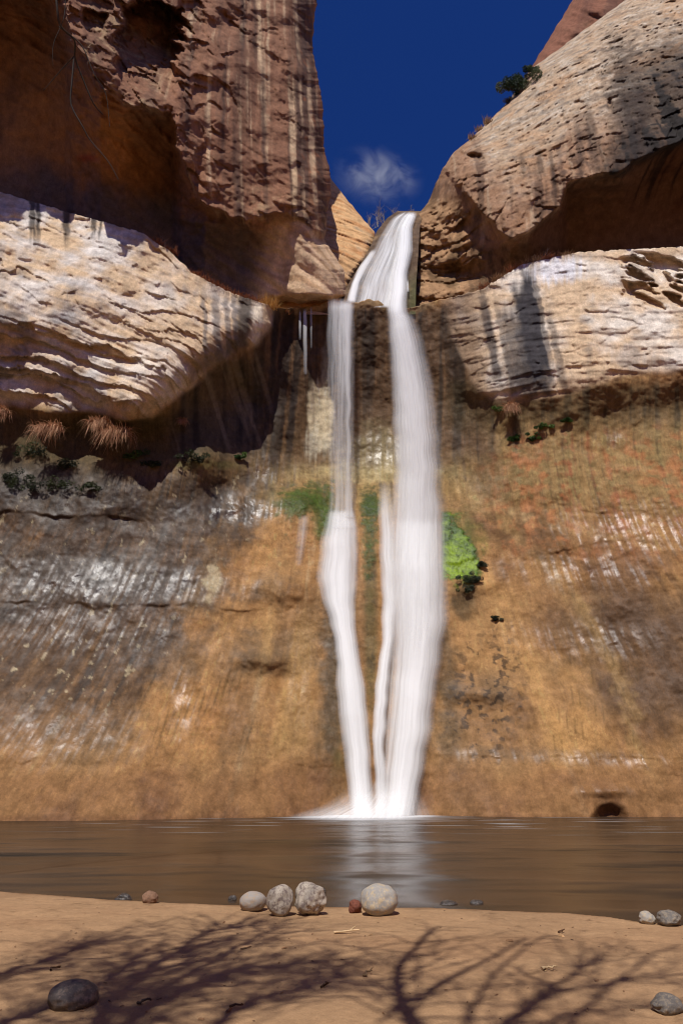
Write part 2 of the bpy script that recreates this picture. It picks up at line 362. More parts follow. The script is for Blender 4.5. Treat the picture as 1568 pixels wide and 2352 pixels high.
    al2 = al*(1-sm(900, 1000, u)); c = mixc(c, srgb(130,98,60), al2*sm(930, 1020, v)*.5); lipb = sm(640, 660, u)*(1-sm(985, 1010, u))*(1-sm(10, 20, v-ip(u, TOPW)+4*nf)); c = mixc(c, srgb(176,142,100), lipb*(.6+.5*nf))  # paler band on the lip: its sunlit edge painted in
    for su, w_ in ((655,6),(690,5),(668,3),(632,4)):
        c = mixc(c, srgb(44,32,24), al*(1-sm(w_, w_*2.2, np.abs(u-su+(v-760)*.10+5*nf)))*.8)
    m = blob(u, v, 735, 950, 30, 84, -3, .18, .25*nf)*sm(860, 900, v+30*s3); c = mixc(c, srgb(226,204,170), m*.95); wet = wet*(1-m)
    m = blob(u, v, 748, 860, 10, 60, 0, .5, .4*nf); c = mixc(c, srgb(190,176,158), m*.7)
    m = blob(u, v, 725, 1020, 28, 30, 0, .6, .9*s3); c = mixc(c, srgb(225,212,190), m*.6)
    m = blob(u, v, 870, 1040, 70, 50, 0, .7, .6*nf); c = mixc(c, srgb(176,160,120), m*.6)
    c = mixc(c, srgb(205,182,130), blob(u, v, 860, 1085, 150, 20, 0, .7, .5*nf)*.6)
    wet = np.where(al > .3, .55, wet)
    # recess under the left bulge: its shade put into the colour
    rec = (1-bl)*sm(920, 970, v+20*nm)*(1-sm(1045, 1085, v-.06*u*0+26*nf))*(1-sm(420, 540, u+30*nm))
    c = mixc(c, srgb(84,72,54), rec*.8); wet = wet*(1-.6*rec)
    lft = (1-bl)*sm(360, 440, u)*(1-sm(560, 660, u))*sm(780, 850, v)*(1-sm(1010, 1070, v))  # hollow under the bulge tip: shade painted in, with vertical streaks
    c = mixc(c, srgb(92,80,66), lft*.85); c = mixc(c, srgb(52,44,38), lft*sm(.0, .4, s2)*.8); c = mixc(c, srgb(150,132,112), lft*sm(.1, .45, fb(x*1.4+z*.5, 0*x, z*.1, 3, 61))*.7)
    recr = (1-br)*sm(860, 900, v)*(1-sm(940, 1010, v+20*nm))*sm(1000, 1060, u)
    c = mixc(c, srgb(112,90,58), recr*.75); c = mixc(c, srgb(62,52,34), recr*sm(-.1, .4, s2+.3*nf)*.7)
    # green algae
    for cu, cv, ru, rv, k in ((690,1150,55,24,.8),(745,1190,26,40,.7),(850,1160,20,26,.8),(850,1300,14,110,.35),(852,1480,12,120,.3),(1060,1250,46,66,.6),(780,1790,20,60,.4),(760,1180,20,40,.5),(470,1068,80,10,.3)):
        m = blob(u, v, cu, cv, ru, rv, 0, .5, .5*nf); c = mixc(c, srgb(70,92,24), m*k)
    m = blob(u, v, 852, 1420, 18, 230, 0, .5, .5*nf); c = mixc(c, srgb(86,78,50), m*.5); c = mixc(c, srgb(50,50,40), m*sm(.1, .4, nf)*.6)
    m = blob(u, v, 1120, 1600, 80, 150, 8, .5, .6*nf)*sm(.12, .3, fb(x*2.6, y*2.6, z*2.6, 3, 71)); c = mixc(c, srgb(58,46,38), m*.75)
    m = blob(u, v, 1060, 1380, 34, 40, 0, .5, .5*nf); c = mixc(c, srgb(44,44,34), m*.7)
    m = blob(u, v, 488, 1330, 16, 44, 12, .4, .9*nf); c = mixc(c, cream, m*.8)
    c = mixc(c, srgb(206,158,92), sm(560, 640, u)*(1-sm(690, 760, u))*sm(1330, 1480, v)*(1-sm(1700, 1780, v))*sm(-.3, .4, s1+.5*s2)*.55)
    c = mixc(c, srgb(206,152,88), sm(1130, 1260, u)*(1-sm(1330, 1450, u))*sm(1480, 1600, v)*(1-sm(1690, 1760, v))*sm(-.4, .3, s1+.5*s2)*.6)
    for k in range(46):                         # short dark scratches
        if k < 22: su, sv, L = 350+230*((k*.618) % 1), 1560+150*((k*.37) % 1), 60
        else: su, sv, L = 1270+200*((k*.618) % 1), 1500+220*((k*.41) % 1), 34
        s = (np.abs(u-su) < 60) & (np.abs(v-sv) < 80)
        d = np.abs((u-su)+(v-sv)*(.32 if k < 22 else -.10)); m = (1-sm(1.2, 3.0, d))*(1-sm(L*.5, L*.6, np.abs(v-sv)))
        c = np.where(s[..., None], mixc(c, srgb(96,72,34), m*.35), c)
    # bottom band near the water
    c = mixc(c, srgb(142,98,60), sm(1720, 1800, v+20*nm)*.7); c = mixc(c, srgb(112,72,46), sm(1755, 1790, v)*sm(-.1, .5, nm+.3*s2)*.55)
    c = mixc(c, srgb(120,78,46), sm(1868, 1880, v)*.5)
    dash = fb(xs*7, 0*x, z*1.6, 2, 91); gr = fb(x*5.5, y*5.5, z*4, 2, 93); pale_dash = sm(.35, .6, dash+.4*gr); drk = sm(.2, .55, -dash+.3*gr)  # pale and dark dashes in the rock
    smo = sm(480, 600, u)*sm(1250, 1350, v); c = mixc(c, c*.56, drk*(.36+.35*lowl)*(1-.55*smo)); c = mixc(c, np.minimum(c*1.9, .6), pale_dash*(.28+.25*lowl)*(1-.55*smo))
    c = c*np.array([.745, .75, .66]); lum = c.mean(-1, keepdims=True); c = lum+(c-lum)*.92
    wet = wet*.55
    for cu, cv, ru, rv, k in ((570,1170,90,26,.9),(250,1335,260,36,.7),(420,1625,26,60,.9),(1470,1215,150,50,.9),(1330,1310,140,36,.8),(1400,1745,120,16,.9),(1390,1820,60,12,.9),(870,1040,60,40,.7),(610,1080,50,30,.7),(1120,1735,80,14,.8),(1350,1470,150,40,.6),(120,1690,200,60,.6),(150,1430,200,60,.5),(690,1580,40,90,.4),(1400,1010,30,16,.9)):
        wet = wet+k*blob(u, v, cu, cv, ru, rv, 2, .8, .7*nf+.3*nm)*sm(-.25, .25, s3+.6*nf)
    # ---- pale bulges
    tilt = np.where(u < 784, .42, .10); b = z+tilt*x+.9*fb(x*.12, y*.12, z*.12, 2, 8)
    be = pn(x*.12, b*1.3, 2.2)+.6*pn(x*.2, b*4.2, 6.6)
    pc = np.broadcast_to(np.array(srgb(206,174,134)), x.shape+(3,)).copy()
    pc = mixc(pc, srgb(200,160,118), sm(-.1, .6, .4*be+.7*nm)*.6); pc = mixc(pc, srgb(222,208,190), sm(.0, .6, nm-.12*be+.3*nf)*.7)
    pc = mixc(pc, srgb(170,160,150), sm(.15, .6, fb(x*.3, y*.3, z*.3, 3, 81)+.4*s2)*.6)
    pc = mixc(pc, srgb(120,108,98), sm(.3, .7, nf+.4*s2)*.4)
    pl = mixc(pc, srgb(214,208,200), (1-sm(260, 460, u+80*nm))*sm(-.4, .4, nm+.3*be)*.75)
    pl = mixc(pl, srgb(126,124,126), (1-sm(120, 260, u))*sm(0, .5, fb(x*.5, y*.5, z*.5, 3, 85)+.3*be)*sm(560, 640, v)*.6)
    pl = mixc(pl, srgb(60,52,46), blob(u, v, 560, 730, 18, 110, 6, .5, .5*nf)*.85); pl = mixc(pl, srgb(232,214,184), blob(u, v, 590, 740, 11, 60, 4, .4, .3*nf)*.9)
    for su, w_ in ((470,5),(498,7),(522,6),(540,5)):
        pl = mixc(pl, srgb(112,104,100), (1-sm(w_*.6, w_*1.6, np.abs(u-su-(v-740)*.06+8*nf)))*sm(640, 700, v)*(1-sm(800, 850, v))*.75)
    pl = mixc(pl, srgb(96,84,74), blob(u, v, 500, 825, 80, 30, -30, .6, .5*nf)*.7)
    for su, w_, L in ((75,8,60),(88,5,50),(152,9,70),(215,6,30),(230,4,30)):
        pl = mixc(pl, srgb(48,42,40), (1-sm(w_*.5, w_*1.3, np.abs(u-su+5*nf)))*(1-sm(520, 520+L, v+30*s3))*.85)
    pr = mixc(pc, srgb(222,212,196), sm(-.3, .5, nm)*.65)
    dkm = sm(1075, 1100, u)*(1-sm(1265, 1300, u-(v-600)*.14+14*nm))
    uu = u-(v-640)*.20
    for su, w_, k, v0, v1 in ((1098,10,.75,660,900),(1128,7,.5,680,920),(1150,16,.65,690,930),(1190,20,.9,640,930),(1212,12,.95,600,900),(1170,10,.7,720,930),(1228,5,.6,600,860),(1140,26,.5,800,940),(1245,8,.5,700,930)):
        m = (1-sm(w_*.5, w_*1.5, np.abs(uu-su+7*nf+5*nm)))*sm(v0-20, v0+50, v+20*s3)*(1-sm(v1-60, v1+20, v+30*nf))
        pr = mixc(pr, srgb(62,58,60), m*min(1, k*1.15))
    pr = mixc(pr, srgb(120,92,66), (1-sm(1070, 1130, u-(v-690)*.1+10*nf))*.75); pr = mixc(pr, srgb(66,52,40), blob(u, v, 1015+0*u, 760, 16, 90, -12, .5, .6*nf)*.8)
    pr = mixc(pr, srgb(214,218,228), blob(u, v, 1275, 620, 50, 30, 0, .5, .8*s3)*.7)
    pr = mixc(pr, srgb(150,126,98), sm(830, 880, v-(1568-u)*.06)*sm(1200, 1300, u)*sm(-.1, .4, nf)*.7)
    pl = pl*1.0; pr = pr*1.02; pl = pl+(pl.mean(-1, keepdims=True)-pl)*.12; pr = pr+(pr.mean(-1, keepdims=True)-pr)*.15
    c = c*(1-bl[..., None])+pl*bl[..., None]; c = c*(1-br[..., None])+pr*br[..., None]
    wet = wet*(1-.85*np.clip(bl+br, 0, 1))
    return np.concatenate([np.clip(c, .008, .8), np.clip(wet, 0, 1)[..., None]], -1)
us = np.arange(-250, 1821, STEP); nr = int(1400/STEP)
tt = np.linspace(0, 1, nr)[:, None]
vtop = ip(us, TOPW)+3.5*pn(us*.06, 0, 5)+2*pn(us*.2, 0, 9)
U = np.broadcast_to(us, (nr, len(us))); V = vtop+(1905-vtop)*tt
Yw = wall_Y(U, V)
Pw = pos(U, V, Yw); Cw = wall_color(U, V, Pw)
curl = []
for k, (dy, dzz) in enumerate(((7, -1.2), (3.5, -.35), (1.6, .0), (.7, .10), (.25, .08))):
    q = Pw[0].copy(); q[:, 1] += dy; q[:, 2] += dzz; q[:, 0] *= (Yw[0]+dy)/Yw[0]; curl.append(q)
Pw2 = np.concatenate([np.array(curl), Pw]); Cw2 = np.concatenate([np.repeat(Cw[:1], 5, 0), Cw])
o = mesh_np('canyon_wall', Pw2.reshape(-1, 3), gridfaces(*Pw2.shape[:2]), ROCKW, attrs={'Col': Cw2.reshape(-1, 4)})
tag(o, kind='structure')
print('wall', time.time()-T0)

# ---- overhanging cliff, upper left
FL = Spline([(-250,-250,25),(-250,300,25.5),(0,-250,27),(0,300,26.3),(150,0,28.2),(230,190,29.5),(330,245,31),(450,-250,34.5),(450,0,33.6),(450,440,34.3),(580,500,36),(600,0,36),(600,-250,37),(700,0,37.4),(700,540,37.1),(745,545,38),(740,240,38.2),(720,-250,39),(700,700,37.4)])
LIPL = [(-250,-160),(0,-150),(110,-60),(150,0),(166,80),(232,195),(290,232),(395,258),(416,370),(470,462),(580,500),(660,486),(745,545),(800,560)]
AL = [(-250,13),(0,13),(200,10),(450,6),(580,4.6),(640,3.9),(690,3.2),(760,2.8)]; WL = [(-250,300),(0,300),(200,250),(450,150),(580,100),(650,140),(700,300),(760,300)]
def left_Y(u, v):
    Y = FL(u, v); p = pos(u, v, Y); x, y, z = p[..., 0], p[..., 1], p[..., 2]
    n = fb(x*.2, y*.2, z*.2, 3, 101); n2 = fb(x*.8, y*.8, z*.8, 3, 103); rg = ridge(x*.45, y*.45, z*.45, 3, 107)
    lip = ip(u+8*n2, LIPL)+22*n+16*n2
    dv = np.maximum(v-lip, 0)
    R = ip(u, AL)*(1-np.exp(-dv/ip(u, WL)))+ip(u, [(0, 1.2), (500, 1.0), (650, .5), (700, .15)])*sm(0, 14, dv)
    hid = sm(0, 30, dv)
    R = R+3.0*sm(600, 660, u)*sm(672, 712, v+5*n2)
    # broken, blocky rock along the lip
    crag = (1-hid)*np.exp(-np.maximum(lip-v, 0)/90)
    Y = Y+R+(1-hid)*(.55*n+.14*n2)+crag*(.3*n2+.25*np.clip(rg, -1, 1))+hid*(.5*n+.10*n2)
    fc = facets(x, y, z, .42, 3.3, .9); fc2 = facets(x, y, z, 1.0, 7.7, .9)
    Y = Y+(1-hid)*(.25*fc+.12*fc2)*(.12+1.0*sm(580, 430, u)+.35*crag)
    # fractured patches on the face
    fr = sm(.05, .5, fb(x*.12, y*.12, z*.12, 2, 111)+.25*sm(560, 380, u))
    bl = np.floor(fb(x*.5, y*.5, z*.5, 2, 113)*4)/4
    Y = Y+(1-hid)*fr*(.25*bl+.15*rg)
    # vertical flutes
    Y = Y+(1-hid)*.14*fb(x*.9, y*.3, z*.05, 3, 117)*sm(380, 480, u)
    # roofed hollow high in the face and smaller niches
    for cu, cv, ru, rv, d, ct, ln in ((345, 115, 82, 125, 3.6, 6, 225), (215, 40, 34, 50, 1.0, 20, 80), (440, 60, 36, 80, .5, 0, 120)):
        w1 = v-ct-.0009*(u-cu)**2-.10*(u-cu)-14*n2-20*n; q = np.hypot((u-cu)/ru, (v-cv)/rv)+.30*n2+.4*n
        Y = Y+(1-hid)*d*(1-sm(.75, 1.1, q))*sm(-3, 8, w1)*np.clip(1-(np.maximum(w1, 0)/ln)**2, 0, 1)
    Y = Y+(1-hid)*(.25+.75*sm(560, 430, u))*.45*flake(x, y, z-.35*x, .30, 1.5, 121)*sm(-.1, .35, n+.4*crag+.5*sm(520, 420, u)*sm(180, 260, v))
    # rounded right hand corner
    t = np.clip((u-(uRL(v)-60))/62, 0, 1); Y = Y+3.2*(1-np.sqrt(1-.96*t*t))
    und = hid*sm(0, 60, dv)
    Y = Y+und*.18*pn(x*.15, (z+.5*x)*1.3, 7)
    return Y, hid, dv
SIL = [(-250,748),(0,727),(60,720),(112,717),(160,727),(240,741),(350,745),(385,757),(440,760),(482,753),(542,746),(560,750),(620,790),(720,800)]
def uRL(v): return ip(v, SIL)+3*pn(v*.05, 3, 3)+1.6*pn(v*.16, 1, 3)
vs = np.arange(-250, 722, STEP); nc = int(1010/STEP)
ss = np.linspace(0, 1, nc)[None, :]
V = np.broadcast_to(vs[:, None], (len(vs), nc)); U = -255+(uRL(vs)[:, None]+255)*ss
Yl, hid, dv = left_Y(U, V); Pl = pos(U, V, Yl)
def left_color(u, v, p, hid, dv):
    x, y, z = p[..., 0], p[..., 1], p[..., 2]
    nm = fb(x*.3, y*.3, z*.3, 4, 131); nf = fb(x*1.2, y*1.2, z*1.2, 4, 137)
    lean = x+.10*(z-45)*.5
    s1 = fb(lean*.5, y*.1, z*.02, 3, 141); s2 = fb(lean*1.3+.3*nm, y*.2, z*.03, 3, 143); s3 = fb(lean*2.6+.4*nm, y*.2, z*.045, 3, 145)
    c = np.broadcast_to(np.array(srgb(150,106,82)), x.shape+(3,)).copy()
    c = mixc(c, srgb(112,78,62), sm(-.15, .5, s1+.3*nm)*.8)
    st = sm(300, 420, u)
    c = mixc(c, srgb(86,64,56), st*sm(.05, .5, s2+.3*s1)*.8); c = mixc(c, srgb(214,180,146), st*sm(.08, .6, s3+.4*s2-.2*s1)*sm(-.5, .3, nm+.3*nf)*.95)
    c = mixc(c, srgb(188,156,122), sm(.1, .6, nf+.4*nm)*(1-st)*.75); c = mixc(c, srgb(184,150,116), sm(400, 480, v)*sm(-.1, .5, nf+.3*s3)*.6)
    c = mixc(c, srgb(176,104,66), sm(640, 720, u)*sm(.1, .6, nf)*.4)
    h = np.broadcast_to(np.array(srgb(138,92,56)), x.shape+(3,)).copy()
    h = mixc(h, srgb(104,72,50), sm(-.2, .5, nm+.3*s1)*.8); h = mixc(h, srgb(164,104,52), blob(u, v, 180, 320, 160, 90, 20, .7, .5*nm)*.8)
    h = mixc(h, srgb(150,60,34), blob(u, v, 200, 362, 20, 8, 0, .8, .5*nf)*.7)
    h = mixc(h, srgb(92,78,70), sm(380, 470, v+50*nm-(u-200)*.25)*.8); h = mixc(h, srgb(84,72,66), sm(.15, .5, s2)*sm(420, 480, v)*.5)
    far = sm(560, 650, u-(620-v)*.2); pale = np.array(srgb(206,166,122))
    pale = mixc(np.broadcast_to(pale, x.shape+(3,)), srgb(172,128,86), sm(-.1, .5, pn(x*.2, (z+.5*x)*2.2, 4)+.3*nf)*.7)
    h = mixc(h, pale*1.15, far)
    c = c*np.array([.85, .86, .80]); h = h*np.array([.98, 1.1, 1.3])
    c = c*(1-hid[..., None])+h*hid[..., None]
    return np.concatenate([np.clip(c, .01, .75), np.full(x.shape+(1,), .04)], -1)
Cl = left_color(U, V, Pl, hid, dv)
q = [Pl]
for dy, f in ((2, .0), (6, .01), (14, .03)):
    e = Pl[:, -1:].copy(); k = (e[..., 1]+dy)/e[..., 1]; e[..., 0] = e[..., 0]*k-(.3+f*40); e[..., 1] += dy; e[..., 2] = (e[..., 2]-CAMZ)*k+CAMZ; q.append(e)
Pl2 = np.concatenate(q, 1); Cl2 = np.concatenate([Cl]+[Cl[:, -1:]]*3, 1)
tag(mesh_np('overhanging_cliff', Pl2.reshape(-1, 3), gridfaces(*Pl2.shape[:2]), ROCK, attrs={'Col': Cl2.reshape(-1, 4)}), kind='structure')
print('left', time.time()-T0)

# ---- domed cliff, upper right
FR = Spline([(1430,0,46),(1219,158,47),(1160,240,46),(1090,310,45.5),(1018,385,45),(985,460,45),(962,490,45),(950,600,43.3),(940,720,41.2),(1000,560,43.4),(1000,650,42.5),(1064,425,42),(1104,475,40.6),(1174,552,38.7),(1100,560,41),(1220,300,42),(1219,530,38.2),(1284,470,37.3),(1304,415,37.1),(1400,390,36.2),(1568,310,35.2),(1568,0,43),(1568,-250,56),(1820,200,31),(1820,0,38),(1820,-250,48),(1300,250,40.6),(1400,150,41),(1400,520,36),(1568,520,35),(1200,650,39.5),(1100,660,40.8),(1400,700,36.5),(1820,600,31.5)])
LIPR = [(930,330),(1000,372),(1024,385),(1064,428),(1104,480),(1144,532),(1174,556),(1219,532),(1284,472),(1304,418),(1364,402),(1434,388),(1568,320),(1830,200)]
AR = [(940,1.0),(1024,1.5),(1104,1.8),(1174,2.5),(1240,3.5),(1300,6),(1400,7),(1568,8),(1830,9)]; WR = [(940,40),(1104,50),(1240,70),(1568,90),(1830,120)]
SILR = [(-250,1700),(0,1434),(80,1325),(158,1219),(200,1190),(240,1160),(275,1124),(310,1090),(350,1040),(385,1018),(420,1000),(460,985),(490,962),(530,955),(600,948),(720,938)]
def uLR(v): return ip(v, SILR)+3*pn(v*.05, 7, 3)+1.8*pn(v*.16, 5, 3)
def right_Y(u, v):
    Y = FR(u, v); p = pos(u, v, Y); x, y, z = p[..., 0], p[..., 1], p[..., 2]
    n = fb(x*.2, y*.2, z*.2, 3, 201); n2 = fb(x*.8, y*.8, z*.8, 3, 203); rg = ridge(x*.5, y*.5, z*.5, 3, 207)
    lip = ip(u+8*n2, LIPR)+16*n+10*n2; dv = np.maximum(v-lip, 0)
    hid = sm(0, 26, dv)
    Y = Y+ip(u, AR)*(1-np.exp(-dv/ip(u, WR)))+ip(u, [(940, .3), (1100, .6), (1250, 1.2)])*sm(0, 12, dv)
    low = sm(1150, 1050, u)*sm(440, 500, v)
    Y = Y+.35*n+.10*n2+(1-hid)*.16*np.clip(rg, -1, 1)*sm(-.2, .3, n)+low*(.45*n2+.4*rg)
    crag = np.exp(-np.maximum(lip-v, 0)/110)*(1-hid)
    bl = np.floor(fb(x*.55, y*.55, z*.35, 2, 213)*4)/4
    Y = Y+low*.4*flake(x, y, z+.5*x, .4, 1.2, 223)
    Y = Y+crag*(.12*bl+.16*n2+.32*fb(x*1.1, y*.4, z*.10, 3, 217))
    fc = facets(x, y, z, .45, 13.3, .9); fc2 = facets(x, y, z, 1.1, 17.7, .9); Y = Y+(1-hid)*crag*(.32*fc+.14*fc2)+low*(.5*fc+.2*fc2)+(1-hid)*.07*fc2
    # sloping bedding of the dome
    Y = Y+(1-hid)*.10*pn(x*.3, (z*.8-.3*x)*2.4, 3)*(1-crag)+(1-hid)*(1-crag)*.42*np.clip(fb(x*1.1, y*1.1, z*1.9+.6*x, 3, 219)-.12, 0, 1)
    for cu, cv, ru, rv, d in ((1086, 358, 13, 8, 1.3), (1102, 362, 7, 9, .9), (1072, 368, 6, 6, .7), (1060, 352, 6, 5, .5), (1040, 628, 70, 26, 1.5), (1520, 250, 40, 60, .6), (1425, 190, 14, 8, .5), (1330, 235, 12, 5, .5), (1400, 240, 5, 12, .5), (1290, 270, 5, 9, .4)):
        s = np.hypot((u-cu)/ru, (v-cv)/rv)+.3*n2; Y = Y+d*np.exp(-np.abs(s)**3)
    t = np.clip(((uLR(v)+70)-u)/72, 0, 1); Y = Y+(.5+3.0*(1-sm(450, 500, v)))*(1-np.sqrt(1-.96*t*t))
    return Y, hid, dv
def right_color(u, v, p, hid, dv):
    x, y, z = p[..., 0], p[..., 1], p[..., 2]
    nm = fb(x*.3, y*.3, z*.3, 4, 231); nf = fb(x*1.3, y*1.3, z*1.3, 4, 237)
    s1 = fb((x-.25*z)*.5, y*.05, z*.05, 3, 241); s2 = fb((x-.12*z)*1.5, y*.05, z*.08, 3, 243)
    c = np.broadcast_to(np.array(srgb(196,168,138)), x.shape+(3,)).copy()
    c = mixc(c, srgb(192,146,104), sm(-.1, .5, nm)*.6); c = mixc(c, srgb(214,200,180), sm(0, .5, nf-.3*nm)*.6); c = mixc(c, srgb(128,114,100), sm(.0, .5, fb(x*.6, y*.6, z*.9, 4, 245))*.65); c = mixc(c, srgb(110,96,84), sm(.2, .5, fb(x*1.8, y*1.8, z*2.6+x, 4, 249))*.6)
    lipv = ip(u, LIPR); face = sm(-190, -60, v-lipv+50*nm)
    c = mixc(c, srgb(168,124,92), face*.75); c = mixc(c, srgb(96,72,58), face*sm(-.1, .35, s2+.3*nf)*.85); c = mixc(c, srgb(206,176,144), face*sm(.2, .5, fb((x-.1*z)*2.2, 0*x, z*.1, 3, 247))*.6)
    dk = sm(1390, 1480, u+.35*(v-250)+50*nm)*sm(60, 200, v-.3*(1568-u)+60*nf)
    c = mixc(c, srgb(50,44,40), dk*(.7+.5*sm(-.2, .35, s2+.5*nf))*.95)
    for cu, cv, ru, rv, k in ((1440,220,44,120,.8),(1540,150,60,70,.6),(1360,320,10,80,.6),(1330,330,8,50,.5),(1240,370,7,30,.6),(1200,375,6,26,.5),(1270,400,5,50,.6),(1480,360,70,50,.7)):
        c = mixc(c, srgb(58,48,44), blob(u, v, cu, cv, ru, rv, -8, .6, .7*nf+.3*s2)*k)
    low = sm(1140, 1040, u)*sm(430, 480, v)
    c = mixc(c, srgb(190,148,106), low*.7); c = mixc(c, srgb(92,70,46), low*sm(0, .4, nm+.4*s2)*.6)
    c = mixc(c, srgb(66,58,30), blob(u, v, 948, 640, 16, 70, 0, .5, .5*nf)*.8); c = mixc(c, srgb(78,60,42), sm(975, 950, u+10*nf)*sm(520, 560, v)*.7)
    c = c*np.array([.86, .86, .85])*(1-.12*face[..., None])
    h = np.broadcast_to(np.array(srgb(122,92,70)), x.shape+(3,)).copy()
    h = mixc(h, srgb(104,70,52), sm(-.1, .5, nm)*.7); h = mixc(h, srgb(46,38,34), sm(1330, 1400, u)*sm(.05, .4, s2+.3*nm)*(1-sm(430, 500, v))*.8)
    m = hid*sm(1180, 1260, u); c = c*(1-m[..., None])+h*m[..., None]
    lg = sm(1060, 1110, u)*sm(550, 580, v)*(1-sm(1300, 1360, u)); c = mixc(c, srgb(104,78,54), lg*.8); c = mixc(c, srgb(70,56,40), lg*sm(0, .4, nf)*.7)
    return np.concatenate([np.clip(c, .01, .75), np.full(x.shape+(1,), .04)], -1)
vs = np.arange(-250, 722, STEP); nc = int(880/STEP)
ss = np.linspace(0, 1, nc)[None, :]
V = np.broadcast_to(vs[:, None], (len(vs), nc)); uL = uLR(vs)[:, None]; U = uL+(1825-uL)*ss
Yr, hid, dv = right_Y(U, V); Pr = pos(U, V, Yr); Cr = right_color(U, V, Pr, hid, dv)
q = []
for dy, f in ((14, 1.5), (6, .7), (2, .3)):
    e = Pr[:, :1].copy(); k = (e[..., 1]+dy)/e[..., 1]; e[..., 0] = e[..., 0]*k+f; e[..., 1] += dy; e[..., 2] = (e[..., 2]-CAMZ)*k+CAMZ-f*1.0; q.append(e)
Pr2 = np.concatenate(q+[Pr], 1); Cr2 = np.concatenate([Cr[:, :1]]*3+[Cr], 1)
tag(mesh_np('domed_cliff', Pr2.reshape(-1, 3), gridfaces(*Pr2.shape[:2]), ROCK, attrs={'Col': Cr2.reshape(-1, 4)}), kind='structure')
print('right', time.time()-T0)

# ---- far red cliff, slope left of the lip, stream bed
def sheet(name, u0, u1, v0, v1, Yf, colf, mat, step=STEP, curl=0, curlside=1):
    vs = np.arange(v0, v1+.1, step); nc = max(8, int(np.max(np.abs(u1(vs)-u0(vs)))/step)); ss = np.linspace(0, 1, nc)[None, :]
    V = np.broadcast_to(vs[:, None], (len(vs), nc)); U = u0(vs)[:, None]+(u1(vs)-u0(vs))[:, None]*ss
    Y = Yf(U, V); P = pos(U, V, Y); C = colf(U, V, P)
    if curl:
        ed = P[:, -1:] if curlside > 0 else P[:, :1]; cs = C[:, -1:] if curlside > 0 else C[:, :1]
        L = []
        for dy in (curl*.15, curl*.45, curl):
            e = ed.copy(); k = (e[..., 1]+dy)/e[..., 1]; e[..., 0] = e[..., 0]*k-curlside*dy*.12; e[..., 1] += dy; e[..., 2] = (e[..., 2]-CAMZ)*k+CAMZ-dy*.1; L.append(e)
        P = np.concatenate([P]+L if curlside > 0 else L[::-1]+[P], 1); C = np.concatenate([C]+[cs]*3 if curlside > 0 else [cs]*3+[C], 1)
    return tag(mesh_np(name, P.reshape(-1, 3), gridfaces(*P.shape[:2]), mat, attrs={'Col': C.reshape(-1, 4)}), kind='structure')
def far_Y(u, v):
    Y = 72+.015*(1500-u)+.02*(200-v); p = pos(u, v, Y); x, z = p[..., 0], p[..., 2]
    t = np.clip((ip(v, FSIL)+50-u)/52, 0, 1)
    return Y+1.2*fb(x*.12, 0*x, z*.12, 4, 301)+.9*fb(x*.3+z*.2, 0*x, z*.05, 3, 305)+5*(1-np.sqrt(1-.96*t*t))
def far_C(u, v, p):
    x, z = p[..., 0], p[..., 2]; n = fb(x*.2, 0*x, z*.2, 4, 311); s = fb((x-.35*z)*.4, 0*x, z*.03, 3, 315)
    c = np.broadcast_to(np.array(srgb(136,90,68)), x.shape+(3,)); c = mixc(c, srgb(96,64,52), sm(-.1, .5, s)*.8); c = mixc(c, srgb(156,112,84), sm(.1, .6, n)*.6)
    return np.concatenate([c, np.zeros(x.shape+(1,))], -1)
FSIL = [(-250,1480),(0,1314),(80,1265),(155,1219),(260,1150)]
sheet('red_cliff', lambda v: ip(v, FSIL)+3*pn(v*.06, 2, 8), lambda v: 0*v+1800, -250, 240, far_Y, far_C, ROCK, 4, 10, -1)
BACK = Spline([(600,400,50),(760,410,50),(795,455,48.5),(830,500,47.5),(860,540,46.5),(850,580,45),(780,600,43.2),(740,650,41.8),(740,700,40.9),(810,650,43),(800,700,41.3),(600,700,42),(640,560,46),(700,560,44.5)])
BSIL = [(370,735),(410,760),(455,795),(500,832),(535,862),(560,860),(585,856),(630,822),(660,806),(720,800)]
def back_Y(u, v):
    Y = BACK(u, v); p = pos(u, v, Y); x, y, z = p[..., 0], p[..., 1], p[..., 2]; b = z+.45*x
    t = np.clip((u-(ip(v, BSIL)-26))/28, 0, 1)
    return Y+.3*fb(x*.4, y*.4, z*.4, 3, 321)+.22*pn(x*.15, b*1.5, 2)+.14*pn(x*.3, b*4, 5)+2.2*(1-np.sqrt(1-.96*t*t))
def back_C(u, v, p):
    x, y, z = p[..., 0], p[..., 1], p[..., 2]; b = z+.45*x; n = fb(x*.8, y*.8, z*.8, 4, 331)
    c = np.broadcast_to(np.array(srgb(206,164,116)), x.shape+(3,)); c = mixc(c, srgb(184,128,80), sm(-.2, .5, pn(x*.2, b*1.6, 6)+.4*n)*.8); c = mixc(c, srgb(214,190,156), sm(.1, .5, n)*.5); c = mixc(c, srgb(104,80,54), sm(.3, .6, n-.4*pn(x*.2, b*3, 9))*.5)
    c = mixc(c, srgb(90,66,44), sm(24, 4, ip(v, BSIL)-u)*sm(550, 580, v)*.7)
    return np.concatenate([c, np.full(x.shape+(1,), .05)], -1)
sheet('rock_slope', lambda v: 0*v+600, lambda v: ip(v, BSIL)+2.5*pn(v*.09, 4, 8), 372, 722, back_Y, back_C, ROCK, STEP, 5, 1)
BED = Spline([(780,720,40.9),(860,720,40.8),(940,720,40.8),(800,690,41.2),(930,690,41.2),(820,640,42.6),(930,630,42.4),(860,580,44.4),(945,570,43.8),(890,520,46.2),(950,520,45.6),(930,486,47.6),(980,486,47.4),(990,600,43.5),(1000,700,41.6)])
def bed_Y(u, v):
    p = pos(u, v, BED(u, v)); return BED(u, v)+.2*fb(p[..., 0]*.6, p[..., 1]*.6, p[..., 2]*.6, 3, 341)
